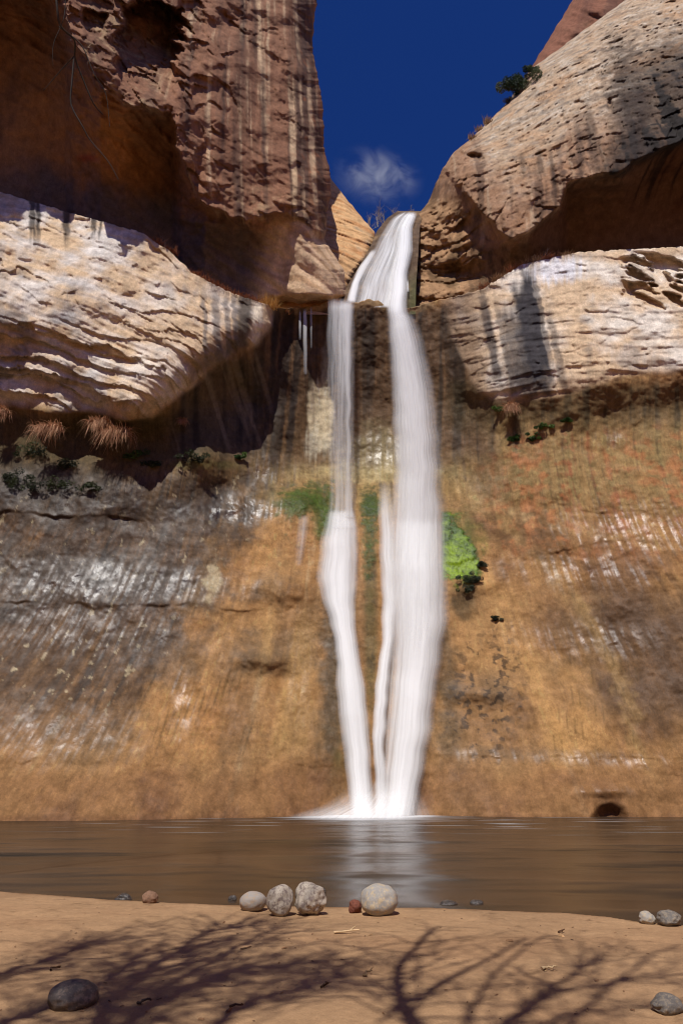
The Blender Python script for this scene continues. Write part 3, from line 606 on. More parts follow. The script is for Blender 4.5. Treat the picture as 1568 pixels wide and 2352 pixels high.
def bed_C(u, v, p):
    n = fb(p[..., 0]*.8, p[..., 1]*.8, p[..., 2]*.8, 4, 345); c = np.broadcast_to(np.array(srgb(88,66,46)), n.shape+(3,)); c = mixc(c, srgb(140,110,74), sm(0, .5, n)*.7); c = mixc(c, srgb(70,74,30), sm(920, 950, u)*sm(600, 680, v)*.7)
    return np.concatenate([c, np.full(n.shape+(1,), .25)], -1)
LS = [(480,922),(500,892),(530,868),(560,856),(600,834),(650,804),(690,785),(720,775)]
sheet('stream_bed', lambda v: ip(v, LS)-3, lambda v: ip(v, [(484, 972), (520, 964), (600, 959), (660, 955), (720, 954)]), 484, 722, bed_Y, bed_C, ROCKW, STEP)
# plateau behind the lip, where the creek comes from
xs = np.linspace(-60, 110, 60); ys = np.linspace(47.5, 140, 40); X, Yy = np.meshgrid(xs, ys)
Z = 49.0+.02*(Yy-47)+.5*fb(X*.1, Yy*.1, 0*X, 3, 351)-1.2
Z = np.where(Yy < 49, Z-1.2, Z)
mp = np.stack([X, Yy, Z], -1); cc = np.concatenate([np.broadcast_to(np.array(srgb(186,150,110)), X.shape+(3,)), np.zeros(X.shape+(1,))], -1)
tag(mesh_np('plateau', mp.reshape(-1, 3), gridfaces(*X.shape), ROCK, attrs={'Col': cc.reshape(-1, 4)}), kind='structure')

# unseen canyon walls beside and behind the viewer, added for warm bounce light
def unseen_cliff(pts, name, h):
    pts = smooth_path(pts); n = len(pts); zz = np.linspace(-2, h, 40); X = np.repeat(pts[:, 0][None], 40, 0); Yv = np.repeat(pts[:, 1][None], 40, 0); Z = np.repeat(zz[:, None], n, 1)
    d = np.gradient(pts, axis=0); nx, ny = -d[:, 1], d[:, 0]; L = np.hypot(nx, ny); nx, ny = nx/L, ny/L
    o = 2.0*fb(X*.05, Yv*.05, Z*.08, 4, 501)-Z*.22
    P = np.stack([X+nx*o, Yv+ny*o, Z], -1); m = fb(X*.08, Yv*.08, Z*.05, 4, 505)
    c = mixc(np.broadcast_to(np.array(srgb(204,154,112)), X.shape+(3,)), srgb(140,92,64), sm(-.2, .4, m))
    tag(mesh_np(name, P.reshape(-1, 3), gridfaces(*X.shape), ROCK, attrs={'Col': np.concatenate([c, np.zeros(X.shape+(1,))], -1).reshape(-1, 4)}), kind='structure')
def smooth_path(p):
    p = np.array(p, float); t = np.linspace(0, len(p)-1, 70); return np.stack([np.interp(t, np.arange(len(p)), p[:, i]) for i in (0, 1)], 1)
unseen_cliff([(-33, 31), (-34, 22), (-37, 5), (-42, -20), (-40, -50), (-25, -75)], 'unseen_cliff', 45)
unseen_cliff([(48, -70), (46, -40), (40, -10), (37, 8), (35, 24), (34, 34)], 'unseen_cliff', 45)
unseen_cliff([(-30, -80), (0, -88), (30, -84), (52, -72)], 'unseen_cliff', 38)
# ================================================================== SAND, POOL
SHV = [(-3000,1990),(-600,2030),(0,2048),(130,2058),(270,2068),(560,2081),(800,2084),(940,2085),(1120,2090),(1290,2097),(1400,2107),(1470,2118),(1568,2126),(2200,2160),(4000,2200)]
u_ = np.array([a for a, _ in SHV], float); v_ = np.array([b for _, b in SHV], float)
d_ = ray(u_, v_); t_ = (0.13-CAMZ)/d_[2]; SHX = d_[0]*t_; SHY = d_[1]*t_
def shore(x): return np.interp(x, SHX, SHY)
def sand_z(x, y):
    s = shore(x)+.10*pn(x*.7, 0, 2)+.04*pn(x*2.5, 0, 7)-y           # metres landward of the brink
    base = .13+.035*np.clip(s, 0, 60)*(1-.4*sm(0, 6, s))
    z = np.where(s < 0, .13+s*.55-.25*sm(0, .3, -s), base)
    z = np.maximum(z, -1.4)
    near = sm(-.1, .6, s)
    z = z+near*(.028*fb(x*.8, y*.8, 0*x, 3, 401)+.016*fb(x*2.6, y*4.2, 0*x, 3, 403)+.006*fb(x*9, y*12, 0*x, 2, 407))
    z = z-near*.022*sm(.35, .75, pn(x*1.9, y*2.6, 5))                # soft foot dents
    return z
gx = np.concatenate([np.linspace(-90, -12, 30), np.arange(-11.5, 11.5, .045), np.linspace(12, 90, 30)])
gy = np.concatenate([np.linspace(-60, 2.5, 40), np.arange(2.6, 13, .04), np.linspace(13.2, 45, 40)])
X, Yy = np.meshgrid(gx, gy); Zs = sand_z(X, Yy)
def sand_mat():
    m, n, l, p = node_mat('wet_dry_sand'); tc = n.new('ShaderNodeTexCoord'); o = tc.outputs['Object']
    at = n.new('ShaderNodeAttribute'); at.attribute_name = 'Col'
    n1 = noise(n, l, o, .9, 6, .6); n2 = noise(n, l, o, 14, 5, .7); n3 = noise(n, l, o, 90, 3, .7)
    f = math_(n, l, 'MULTIPLY', mrange(n, l, n1, .3, .7, .86, 1.14), mrange(n, l, n2, .3, .7, .86, 1.12))
    f = math_(n, l, 'MULTIPLY', f, mrange(n, l, n3, .25, .6, .82, 1.08))
    l.new(scalecol(n, l, at.outputs['Color'], math_(n, l, 'MULTIPLY', f, .61)), p.inputs['Base Color']); p.inputs['Roughness'].default_value = .95; p.inputs['Specular IOR Level'].default_value = .1
    nb = bump(n, l, n2, .5, .03); nb = bump(n, l, n3, .5, .006, nb); l.new(nb, p.inputs['Normal'])
    return m
s = shore(X)-Yy
c = np.broadcast_to(np.array(srgb(206,165,123)), X.shape+(3,)); c = mixc(c, srgb(186,144,106), sm(-.2, .6, fb(X*.5, Yy*.9, 0*X, 3, 411))*.6)
c = mixc(c, srgb(150,112,76), sm(.16, .0, s+.1*pn(X*3, Yy*3, 1))*.7); c = mixc(c, srgb(112,78,50), sm(0, -.5, s))
c = mixc(c, srgb(120,92,66), sm(.5, .75, fb(X*5, Yy*6, 0*X, 3, 413)+.1)*.5*sm(-1, 0, s))
tag(mesh_np('sand', np.stack([X, Yy, Zs], -1).reshape(-1, 3), gridfaces(*X.shape), sand_mat(), attrs={'Col': np.concatenate([c, np.zeros(X.shape+(1,))], -1).reshape(-1, 4)}), kind='structure')
def ground(u, v):
    z = .2
    for _ in range(12):
        d = ray(u, v); t = (z-CAMZ)/d[2]; x, y = d[0]*t, d[1]*t; z = float(sand_z(np.array([x]), np.array([y]))[0])
    return np.array([x, y, z])
# pool
BASE = pos(875, 1873, 34.5); BX, BY = float(BASE[0]), 34.3
px = np.concatenate([np.linspace(-90, -26, 16), np.linspace(-25, 25, 400), np.linspace(26, 90, 16)]); py = np.linspace(5, 46, 360)
X, Yy = np.meshgrid(px, py)
dd = np.hypot((X-BX+.5)/4.6, (Yy-BY)/6.0)
nz = fb(X*.35, Yy*1.2, 0*X, 4, 421)
foam = .9*(1-sm(.2, 1.15, dd+.40*nz))**1.7
wallz = np.abs(Yy-(33.6-.012*(X-1)**2))
foam = np.maximum(foam, .35*sm(.35, .7, nz+.2*pn(X*.2, Yy*.5, 9))*sm(3.2, .2, np.abs(Yy-32.2+.006*X*X-1.0))*sm(-14, -4, X))
foam = np.maximum(foam, .5*sm(.45, .75, fb(X*.25, Yy*2.2, 0*X, 3, 431)+.15)*sm(8, 2, np.abs(Yy-29))*sm(14, 6, np.abs(X-BX)))
def pool_mat():
    m, n, l, p = node_mat('pool_water'); tc = n.new('ShaderNodeTexCoord'); o = tc.outputs['Object']
    at = n.new('ShaderNodeAttribute'); at.attribute_name = 'Col'
    a = noise(n, l, o, .5, 2, .4, (.4, .9, 1)); b = noise(n, l, o, 1.5, 3, .55, (.4, 1.3, 1)); g = noise(n, l, o, .22, 3, .5, (.7, 1.3, 1))
    cr = n.new('ShaderNodeValToRGB'); cr.color_ramp.elements[0].position = .32; cr.color_ramp.elements[1].position = .68
    cr.color_ramp.elements[0].color = (*srgb(28, 25, 21), 1); cr.color_ramp.elements[1].color = (*srgb(76, 58, 43), 1)
    l.new(math_(n, l, 'ADD', math_(n, l, 'MULTIPLY', a, .6), math_(n, l, 'MULTIPLY', g, .4)), cr.inputs[0])
    mx = n.new('ShaderNodeMix'); mx.data_type = 'RGBA'; l.new(at.outputs['Alpha'], mx.inputs[0]); l.new(cr.outputs[0], mx.inputs[6]); mx.inputs[7].default_value = (.82, .84, .86, 1)
    l.new(mx.outputs[2], p.inputs['Base Color']); l.new(mrange(n, l, at.outputs['Alpha'], 0, 1, .25, .8), p.inputs['Roughness']); p.inputs['IOR'].default_value = 1.18
    nb = bump(n, l, a, .6, .45); nb = bump(n, l, g, .5, .6, nb); l.new(nb, p.inputs['Normal'])
    return m
cc = np.concatenate([np.zeros(X.shape+(3,)), foam[..., None]], -1)
tag(mesh_np('water', np.stack([X, Yy, 0*X+.012*nz*sm(46, 20, Yy)], -1).reshape(-1, 3), gridfaces(*X.shape), pool_mat(), attrs={'Col': cc.reshape(-1, 4)}), kind='structure')
print('ground', time.time()-T0)

# ================================================================== WATERFALL
def fall_mat(name, seed, lo=.76, hi=1.10, gain=1.0, fine=.93):
    m = bpy.data.materials.new(name); m.use_nodes = True; n = m.node_tree.nodes; l = m.node_tree.links; n.clear()
    out = n.new('ShaderNodeOutputMaterial'); at = n.new('ShaderNodeAttribute'); at.attribute_name = 'Col'
    sp = n.new('ShaderNodeSeparateColor'); l.new(at.outputs['Color'], sp.inputs[0])
    cb = n.new('ShaderNodeCombineXYZ')
    l.new(math_(n, l, 'MULTIPLY', sp.outputs[0], 1.0), cb.inputs[0]); l.new(math_(n, l, 'MULTIPLY', sp.outputs[1], 1.0), cb.inputs[1]); cb.inputs[2].default_value = seed
    s1 = noise(n, l, cb.outputs[0], 1.0, 3, .6, (3.2, .10, 1)); s2 = noise(n, l, cb.outputs[0], 1.0, 4, .65, (6, .14, 1)); s3 = noise(n, l, cb.outputs[0], 1.0, 2, .5, (.9, .22, 1))
    a = math_(n, l, 'MULTIPLY', mrange(n, l, s1, .3, .68, lo, hi), mrange(n, l, s2, .3, .7, fine, 1.08))
    a = math_(n, l, 'MULTIPLY', a, mrange(n, l, s3, .3, .65, .86, 1.06))
    A = at.outputs['Alpha']; mid = math_(n, l, 'MULTIPLY', math_(n, l, 'MULTIPLY', A, math_(n, l, 'SUBTRACT', 1.0, A)), mrange(n, l, s2, .3, .7, -.6, .6))
    a = math_(n, l, 'ADD', math_(n, l, 'MULTIPLY', a, math_(n, l, 'MULTIPLY', A, gain)), mid)
    cl = n.new('ShaderNodeClamp'); l.new(a, cl.inputs[0]); cl.inputs['Max'].default_value = .985
    d = n.new('ShaderNodeBsdfDiffuse'); d.inputs['Color'].default_value = (.93, .93, .92, 1)
    t = n.new('ShaderNodeBsdfTranslucent'); t.inputs['Color'].default_value = (.93, .93, .92, 1)
    bp = n.new('ShaderNodeBump'); bp.inputs['Strength'].default_value = .05; bp.inputs['Distance'].default_value = .10; l.new(s2, bp.inputs['Height']); l.new(bp.outputs[0], d.inputs['Normal'])
    m1 = n.new('ShaderNodeMixShader'); m1.inputs[0].default_value = .22; l.new(d.outputs[0], m1.inputs[1]); l.new(t.outputs[0], m1.inputs[2])
    tr = n.new('ShaderNodeBsdfTransparent'); m2 = n.new('ShaderNodeMixShader'); l.new(cl.outputs[0], m2.inputs[0]); l.new(tr.outputs[0], m2.inputs[1]); l.new(m1.outputs[0], m2.inputs[2])
    l.new(m2.outputs[0], out.inputs[0]); return m
FM = fall_mat('falling_water', 1.0); FM2 = fall_mat('sheet_water', 5.0, .30, 1.25, 1, .70); FM3 = fall_mat('spray', 9.0, .8, 1.05, 1, .95)
def ribbon(name, rows, mat, parent, thick=.35, edge=.35, pw=1.0, nv=150, nu=36, layers=(0, .5), jag=4):
    """rows: (v, u_left, u_right, Y, alpha).  A bundle of curved water sheets one behind another."""
    r = np.array(rows, float); vv = np.linspace(r[0, 0], r[-1, 0], nv)
    k = [np.interp(vv, r[:, 0], r[:, i]) for i in (1, 2, 3, 4)]
    ker = np.array([1, 4, 6, 4, 1])/16.
    for i in range(4):
        for _ in range(3): k[i] = np.convolve(np.pad(k[i], 2, 'edge'), ker, 'valid')
    ul, ur, Yc, al = k
    ul = ul+jag*pn(vv*.02, r[0, 1], 3); ur = ur+jag*pn(vv*.02, r[0, 2], 7)
    c = np.linspace(-1, 1, nu)
    Vs, Cs, Fs = [], [], []; off = 0
    for li, ly in enumerate(layers):
        sh = 1-.12*ly
        cc = c[None, :]*sh
        U = (ul+ur)[:, None]/2+(ur-ul)[:, None]/2*cc; V = np.broadcast_to(vv[:, None], U.shape)
        Y = Yc[:, None]-thick*np.sqrt(np.maximum(0, 1-.98*c[None, :]**2))+ly*thick*.9
        P = pos(U, V, Y)
        a = al[:, None]*np.clip((1-np.abs(c[None, :]))/edge, 0, 1)**pw
        ends = sm(0, 1, np.minimum((vv-vv[0])/12, 1))[:, None]*sm(0, 1, np.minimum((vv[-1]-vv)/10+.35, 1))[:, None]
        C = np.stack([P[..., 0]/1.0+ly*3.1-.0*V, P[..., 2]+0*U, 0*U, a*ends], -1)
        # streaks follow the flow, so the across coordinate is measured inside the ribbon
        C[..., 0] = cc*np.mean(ur-ul)/2*.026+ly*5+r[0, 1]*.01
        Vs.append(P.reshape(-1, 3)); Cs.append(C.reshape(-1, 4)); Fs.append(gridfaces(nv, nu)+off); off += nv*nu
    return mesh_np(name, np.concatenate(Vs), np.concatenate(Fs), mat, parent, attrs={'Col': np.concatenate(Cs)})
def wy(u, v): return float(WS(np.array(u), np.array(v)))
def by(u, v): return float(BED(np.array(u), np.array(v)))
fall = empty('waterfall', (0, 0, 0))
tag(fall, 'tall white silky waterfall pouring over the sandstone lip into the brown pool', 'waterfall')
R = []
for v, a, b in ((484, 926, 960), (500, 898, 955), (520, 882, 951), (545, 869, 949), (575, 856, 947), (610, 834, 943), (650, 814, 938), (680, 803, 934), (706, 797, 932)):
    R.append((v, a, b, by((a+b)/2, v)-.35, .66))
ribbon('upper_veil', R, FM2, fall, .35, .55, 1, 110, 60, (0, .6))
R = [(570, 852, 872, by(860, 570)-.6, .7), (610, 826, 846, by(838, 610)-.6, .9), (650, 806, 826, by(816, 650)-.6, .95), (695, 795, 818, by(806, 692)-.6, .9)]
ribbon('edge_strand', R, FM, fall, .2, .5, 1, 60, 16, (0,))
def col_Y(u, v): return min(39.9, wy(u, v)-.55)
R = [(486, 932, 960, by(944, 486)-.8, .8), (520, 912, 951, by(930, 520)-.8, .9), (580, 904, 947, by(925, 580)-.8, .95), (640, 895, 940, by(918, 640)-.8, 1), (680, 886, 936, by(910, 690)-.9, 1)]
for v, a, b, al in ((712, 884, 937, 1), (740, 889, 944, 1), (800, 893, 958, .95), (900, 897, 975, .9), (1000, 900, 990, .88), (1100, 900, 1006, .88), (1200, 892, 1020, .9), (1300, 884, 1026, 1), (1370, 880, 1032, 1), (1420, 884, 1036, 1), (1480, 890, 1022, 1), (1600, 884, 1006, 1), (1700, 876, 994, 1), (1800, 870, 972, 1), (1878, 862, 956, 1)):
    R.append((v, a, b, col_Y((a+b)/2, v)-.25, al))
ribbon('main_plume', R, FM, fall, .6, .8, 1.1, 380, 50, (0, .6))
R = []
for v, a, b, al in ((715, 880, 950, .25), (760, 885, 972, .5), (830, 890, 990, .62), (900, 894, 1004, .68), (1000, 898, 1018, .7), (1100, 896, 1024, .72), (1200, 884, 1032, .75), (1300, 880, 1034, .75), (1360, 880, 1036, .55), (1440, 880, 1034, .3), (1540, 884, 1016, .0)):
    R.append((v, a, b, col_Y((a+b)/2, v)-.7, al))
ribbon('spray_curtain', R, FM3, fall, .7, .85, 1.3, 200, 40, (0, .7))
R = []
for v, a, b, al in ((1100, 866, 900, .0), (1180, 866, 906, .35), (1300, 870, 914, .7), (1400, 874, 915, .9), (1470, 874, 906, .9), (1540, 864, 898, .9), (1620, 856, 892, .85), (1700, 852, 884, .8), (1790, 858, 890, .7), (1876, 858, 890, .7)):
    R.append((v, a, b, wy((a+b)/2, v)-.75, al))
ribbon('inner_strand', R, FM, fall, .3, .75, 1, 200, 20, (0, .5))
R = []
for v, a, b, al in ((684, 748, 818, .5), (700, 748, 818, .85), (740, 748, 818, .6), (800, 748, 817, .45), (900, 750, 816, .36), (1000, 750, 816, .3), (1100, 750, 820, .3), (1180, 752, 822, .4), (1215, 750, 820, .3)):
    R.append((v, a, b, min(39.95, wy((a+b)/2, v)-.5), al))
ribbon('side_plume', R, FM2, fall, .35, .75, 1, 220, 36, (0, .6))
R = []
for v, a, b, al in ((690, 780, 812, .7), (800, 788, 808, .6), (1000, 794, 806, .45), (1120, 792, 808, .4), (1190, 784, 816, .5)):
    R.append((v, a, b, min(39.7, wy((a+b)/2, v)-.7), al))
ribbon('side_strand', R, FM, fall, .15, .7, 1, 160, 14, (0,))
R = []
for v, a, b, al in ((1168, 752, 816, .35), (1195, 744, 822, .7), (1250, 731, 826, .85), (1330, 724, 826, .92), (1370, 733, 822, .95), (1420, 752, 818, .95), (1480, 766, 824, 1), (1560, 770, 838, 1), (1640, 774, 848, .95), (1760, 790, 856, .95), (1878, 804, 860, 1)):
    R.append((v, a, b, wy((a+b)/2, v)-.5, al))
ribbon('base_mist', [(1790, 810, 960, wy(870, 1870)-1.2, .0), (1820, 780, 975, wy(870, 1870)-1.3, .14), (1850, 735, 990, wy(870, 1872)-1.6, .40), (1870, 670, 1005, wy(870, 1872)-2.1, .55), (1887, 620, 1020, wy(870, 1872)-2.6, .45)], FM3, fall, .9, .85, 1.1, 60, 50, (0, .5))
ribbon('side_fan', R, FM, fall, .3, .8, .9, 260, 36, (0, .6))
for name_v in ((696, 704, 708, 860, .35), (686, 691, 710, 780, .22), (712, 716, 700, 800, .18)):
    a, b, v0, v1, al = name_v
    ribbon('trickle', [(v0, a, b, 40.1, al*2.2), (v0+40, a-1, b+2, 40.1, al*1.8), (v1, a, b+2, 40.2, al*.5)], FM, fall, .1, .6, 1, 60, 10, (0,), 1)
ribbon('trickle', [(1180, 684, 714, wy(697, 1190)-.3, .22), (1230, 680, 708, wy(692, 1230)-.3, .3), (1300, 674, 694, wy(685, 1290)-.3, .12)], FM3, fall, .1, .95, 1, 50, 10, (0,), 1)
ribbon('trickle', [(640, 932, 938, by(935, 640)-.5, .8), (670, 932, 940, by(935, 670)-.5, .5)], FM, fall, .1, .6, 1, 30, 8, (0,), 1)
print('fall', time.time()-T0)
# ================================================================== CLOUD
def cloud():
    D = 1500.
    c = pos(868, 405, D); zc = project(c)[2]; pxm = zc/F
    bpy_me = bpy.data.meshes.new('cloud')
    import bmesh
    bm = bmesh.new(); bmesh.ops.create_icosphere(bm, subdivisions=4, radius=1)
    for v in bm.verts: v.co *= 1+.12*math.sin(5*v.co.x+3*v.co.z)
    bm.to_mesh(bpy_me); bm.free()
    o = bpy.data.objects.new('cloud', bpy_me); COL.objects.link(o)
    o.location = c; o.scale = (125*pxm, 80*pxm, 210*pxm); o.rotation_euler = (math.radians(-42), math.radians(12), 0)
    m = bpy.data.materials.new('cloud_vapour'); m.use_nodes = True; n = m.node_tree.nodes; l = m.node_tree.links; n.clear()
    out = n.new('ShaderNodeOutputMaterial'); pv = n.new('ShaderNodeVolumePrincipled'); pv.inputs['Color'].default_value = (.97, .97, .97, 1); pv.inputs['Anisotropy'].default_value = -.2
    tc = n.new('ShaderNodeTexCoord')
    mp = n.new('ShaderNodeMapping'); l.new(tc.outputs['Object'], mp.inputs[0]); mp.inputs['Scale'].default_value = (2.2, 1.6, 1.2); mp.inputs['Rotation'].default_value = (0, .5, 0)
    t = n.new('ShaderNodeTexNoise'); t.inputs['Scale'].default_value = 1.1; t.inputs['Detail'].default_value = 7; t.inputs['Roughness'].default_value = .62; t.inputs['Distortion'].default_value = .8; l.new(mp.outputs[0], t.inputs['Vector'])
    ln = n.new('ShaderNodeVectorMath'); ln.operation = 'LENGTH'; l.new(tc.outputs['Object'], ln.inputs[0])
    fall_ = mrange(n, l, ln.outputs['Value'], .1, .95, 1.0, 0.0)
    d = math_(n, l, 'MULTIPLY', mrange(n, l, t.outputs['Fac'], .43, .80, 0, 1), math_(n, l, 'MULTIPLY', fall_, fall_))
    l.new(math_(n, l, 'MULTIPLY', d, .016), pv.inputs['Density']); l.new(pv.outputs[0], out.inputs['Volume'])
    bpy_me.materials.append(m)
    tag(o, 'small wispy white cloud in the deep blue sky above the fall', 'cloud')
cloud()

# ================================================================== STONES
def stone_mat(name, col, spot, spec=.2, rough=.85, sc=7):
    m, n, l, p = node_mat(name); tc = n.new('ShaderNodeTexCoord'); o = tc.outputs['Object']
    n1 = noise(n, l, o, sc, 6, .65); n2 = noise(n, l, o, sc*5, 4, .7)
    mx = n.new('ShaderNodeMix'); mx.data_type = 'RGBA'; l.new(math_(n, l, 'MAXIMUM', mrange(n, l, n1, .50, .60, 0, 1), mrange(n, l, noise(n, l, o, sc*2.2, 3, .5, (1, 1, .6)), .60, .66, 0, 1)), mx.inputs[0]); mx.inputs[6].default_value = (*col, 1); mx.inputs[7].default_value = (*spot, 1)
    l.new(scalecol(n, l, mx.outputs[2], mrange(n, l, n2, .3, .7, .75, 1.2)), p.inputs['Base Color']); p.inputs['Roughness'].default_value = rough; p.inputs['Specular IOR Level'].default_value = spec
    nb = bump(n, l, n1, .3, .02); nb = bump(n, l, n2, .6, .008, nb); l.new(nb, p.inputs['Normal']); return m
GREY = stone_mat('grey_stone', srgb(158,153,146), srgb(186,168,140)); PALE = stone_mat('pale_stone', srgb(176,164,148), srgb(130,116,108)); OVAL = stone_mat('oval_stone', srgb(156,148,140), srgb(166,146,126))
DARK = stone_mat('dark_stone', srgb(86,78,76), srgb(120,106,96), .4, .6); RED = stone_mat('red_stone', srgb(124,74,58), srgb(100,60,50)); TAN = stone_mat('tan_stone', srgb(140,108,86), srgb(114,88,70)); WETS = stone_mat('wet_stone', srgb(60,54,50), srgb(84,72,62), .6, .3); DGREY = stone_mat('mottled_stone', srgb(110,104,98), srgb(140,128,112), .3, .7)
import bmesh
def stone(u, vb, w, h, mat, label, seed, sink=.12, rough=.10, depth=.85, rot=0, flat=1.0, pits=0):
    vsh = float(np.interp(u, u_, v_)); g = ground(u, max(vb, vsh+5)-1); dvb = max(0., vsh+5-vb)
    zc = project(g)[2]; k = zc/F
    W_, H_ = w*k, h*k*1.04
    bm = bmesh.new(); bmesh.ops.create_icosphere(bm, subdivisions=5, radius=.5)
    me = bpy.data.meshes.new('stone'); V = np.array([v.co[:] for v in bm.verts])
    dirn = V/np.linalg.norm(V, axis=1)[:, None]
    r = 1+rough*1.3*fb(dirn[:, 0]*1.1+seed, dirn[:, 1]*1.1, dirn[:, 2]*1.1, 2, seed)+rough*.9*fb(dirn[:, 0]*.7+seed, dirn[:, 1]*.7, dirn[:, 2]*.7, 1, seed+9)+rough*.11*fb(dirn[:, 0]*3+seed, dirn[:, 1]*3, dirn[:, 2]*3, 3, seed+5)
    r = r-.10*np.clip(np.abs(fb(dirn[:, 0]*1.7-seed, dirn[:, 1]*1.7, dirn[:, 2]*1.7, 1, seed+3))-.25, 0, 1)*(rough/.1)
    if pits:
        pr = np.random.default_rng(int(seed*10))
        for _ in range(pits):
            q = pr.normal(size=3); q /= np.linalg.norm(q)
            r = r-.07*np.exp(-((np.linalg.norm(dirn-q, axis=1)/pr.uniform(.08, .18))**2))
    V = dirn*.5*r[:, None]
    V[:, 2] = np.where(V[:, 2] < 0, V[:, 2]*flat, V[:, 2])
    for v, q in zip(bm.verts, V): v.co = q
    bm.to_mesh(me); bm.free()
    for p in me.polygons: p.use_smooth = True
    me.materials.append(mat)
    o = bpy.data.objects.new('stone', me); COL.objects.link(o)
    ext = V.max(0)-V.min(0); sx = W_/ext[0]; sz = H_/ext[2]/(1-sink)
    o.scale = (sx, (sx*depth), sz); o.rotation_euler = (0, 0, rot)
    o.location = (g[0], g[1]+W_*(.25 if dvb == 0 else .1), g[2]-V[:, 2].min()*sz-sink*H_)
    tag(o, label, 'stone'); return o
GS = 'stones along the water edge'
for a in ((578, 2096, 63, 38, OVAL, 'flat oval grey stone at the left end of the row of pale stones', 1.3, .10, .05, .8),
          (640, 2108, 63, 62, PALE, 'knobbly round pale stone in the middle of the left three on the sand', 5.1, .08, .10, .9, 0, 1, 14),
          (711, 2104, 76, 63, PALE, 'lumpy pitted pale stone, pointed at its top left, right of the round one', 9.4, .08, .17, .9, 0, 1, 22),
          (816, 2100, 30, 26, RED, 'small angular red stone touching the biggest grey boulder', 12.2, .1, .16, .9),
          (872, 2107, 88, 62, GREY, 'biggest smooth round grey boulder standing on the brink of the sand', 17.7, .06, .06, .9),
          (343, 2068, 37, 23, TAN, 'small tan stone half buried at the brink, left of the row', 21.5, .2, .12, .9),
          (1488, 2118, 38, 24, GREY, 'small pale stone at the far right of the shore', 25.1, .2, .12, .9),
          (1541, 2118, 54, 30, DGREY, 'mottled dark grey stone at the far right edge of the shore', 29.9, .15, .12, .9),
          (157, 2322, 116, 44, DARK, 'big dark boulder in the branch shadows at the lower left', 33.3, .34, .09, .8, .4),
          (1541, 2330, 74, 30, DGREY, 'mottled grey stone in the lower right corner of the sand', 37.2, .3, .12, .8, .5)):
    stone(*a)['group'] = GS
def wet_stone(u, v, w, h, label, seed):
    d = ray(u, v); t = (0-CAMZ)/d[2]; k = project(np.array([d[0]*t, d[1]*t, 0]))[2]/F
    o = stone(u, 2100, w, h, WETS, label, seed, .5, .12, .7)
    o.location = (d[0]*t, d[1]*t, .0); o.scale = (w*k, w*k*.6, h*k*1.7); o['group'] = 'wet stones in the shallows'
wet_stone(283, 2067, 40, 15, 'dark wet stone in the shallows left of the tan stone', 41.1)
wet_stone(533, 2069, 22, 13, 'tiny dark wet stone in the water left of the oval grey stone', 43.7)
wet_stone(1030, 2078, 40, 10, 'low dark wet stone in the water right of the biggest boulder', 47.7)
wet_stone(1094, 2076, 30, 10, 'rightmost low wet stone awash near the brink', 49.2)
wet_stone(738, 2050, 22, 10, 'small wet stone in the water behind the lumpy pitted stone', 51.2)

# driftwood twigs and bits on the sand
def twig(u, v, L, ang, r, col, label, fork=True, seed=0):
    g = ground(u, v); k = project(g)[2]/F; L = L*k; rr = np.random.default_rng(seed)
    a = math.radians(ang); d = np.array([math.cos(a), math.sin(a)*2.5, 0]); d /= np.linalg.norm(d)
    t = np.linspace(-.5, .5, 7)[:, None]; p = g+d*L*t+rr.normal(size=(7, 3))*[.01, .02, .004]; p[:, 2] = sand_z(p[:, 0], p[:, 1])+r*1.2+np.linspace(0, .02, 7)
    root = empty('twig', g); mb = MB(); mb.tube(p, np.linspace(r, r*.5, 7), 6, col)
    if fork:
        q = p[4]; e = np.array([d[0]*.7, d[1]+.5, .5]); mb.tube([q, q+e*L*.12, q+e*L*.24+[0.01, 0, 0]], [r*.7, r*.5, r*.3], 5, col)
    local(mb, root); o = mb.build('twig', BARK); bpy.data.objects.remove(root); o.location = g
    tag(o, label, 'twig', 'twigs lying on the sand')
PT = srgb(206,176,134); BT = srgb(92,64,44)
twig(796, 2146, 62, 3, .011, PT, 'pale forked twig lying on the sunny sand below the stones', True, 1)
twig(1264, 2232, 32, 8, .010, PT, 'short pale twig on the sand right of the forked shadow', False, 2)
twig(126, 2230, 22, -4, .008, BT, 'dark brown bark scrap above the big dark boulder', False, 3)
twig(332, 2307, 26, 2, .009, srgb(84,70,58), 'dark flat wood chip right of the big dark boulder', False, 4)
twig(748, 2268, 18, -12, .007, BT, 'brown chip near the middle of the shaded sand', False, 5)
twig(1290, 2090+56, 16, 4, .009, BT, 'tiny brown stick on the sand towards the right', False, 6)
twig(545, 2318, 34, 3, .008, BT, 'thin brown stick in the shade at the bottom', False, 7)
twig(846, 2240, 24, 24, .008, srgb(120,96,70), 'thin grey twig left of the trunk shadow', True, 8)

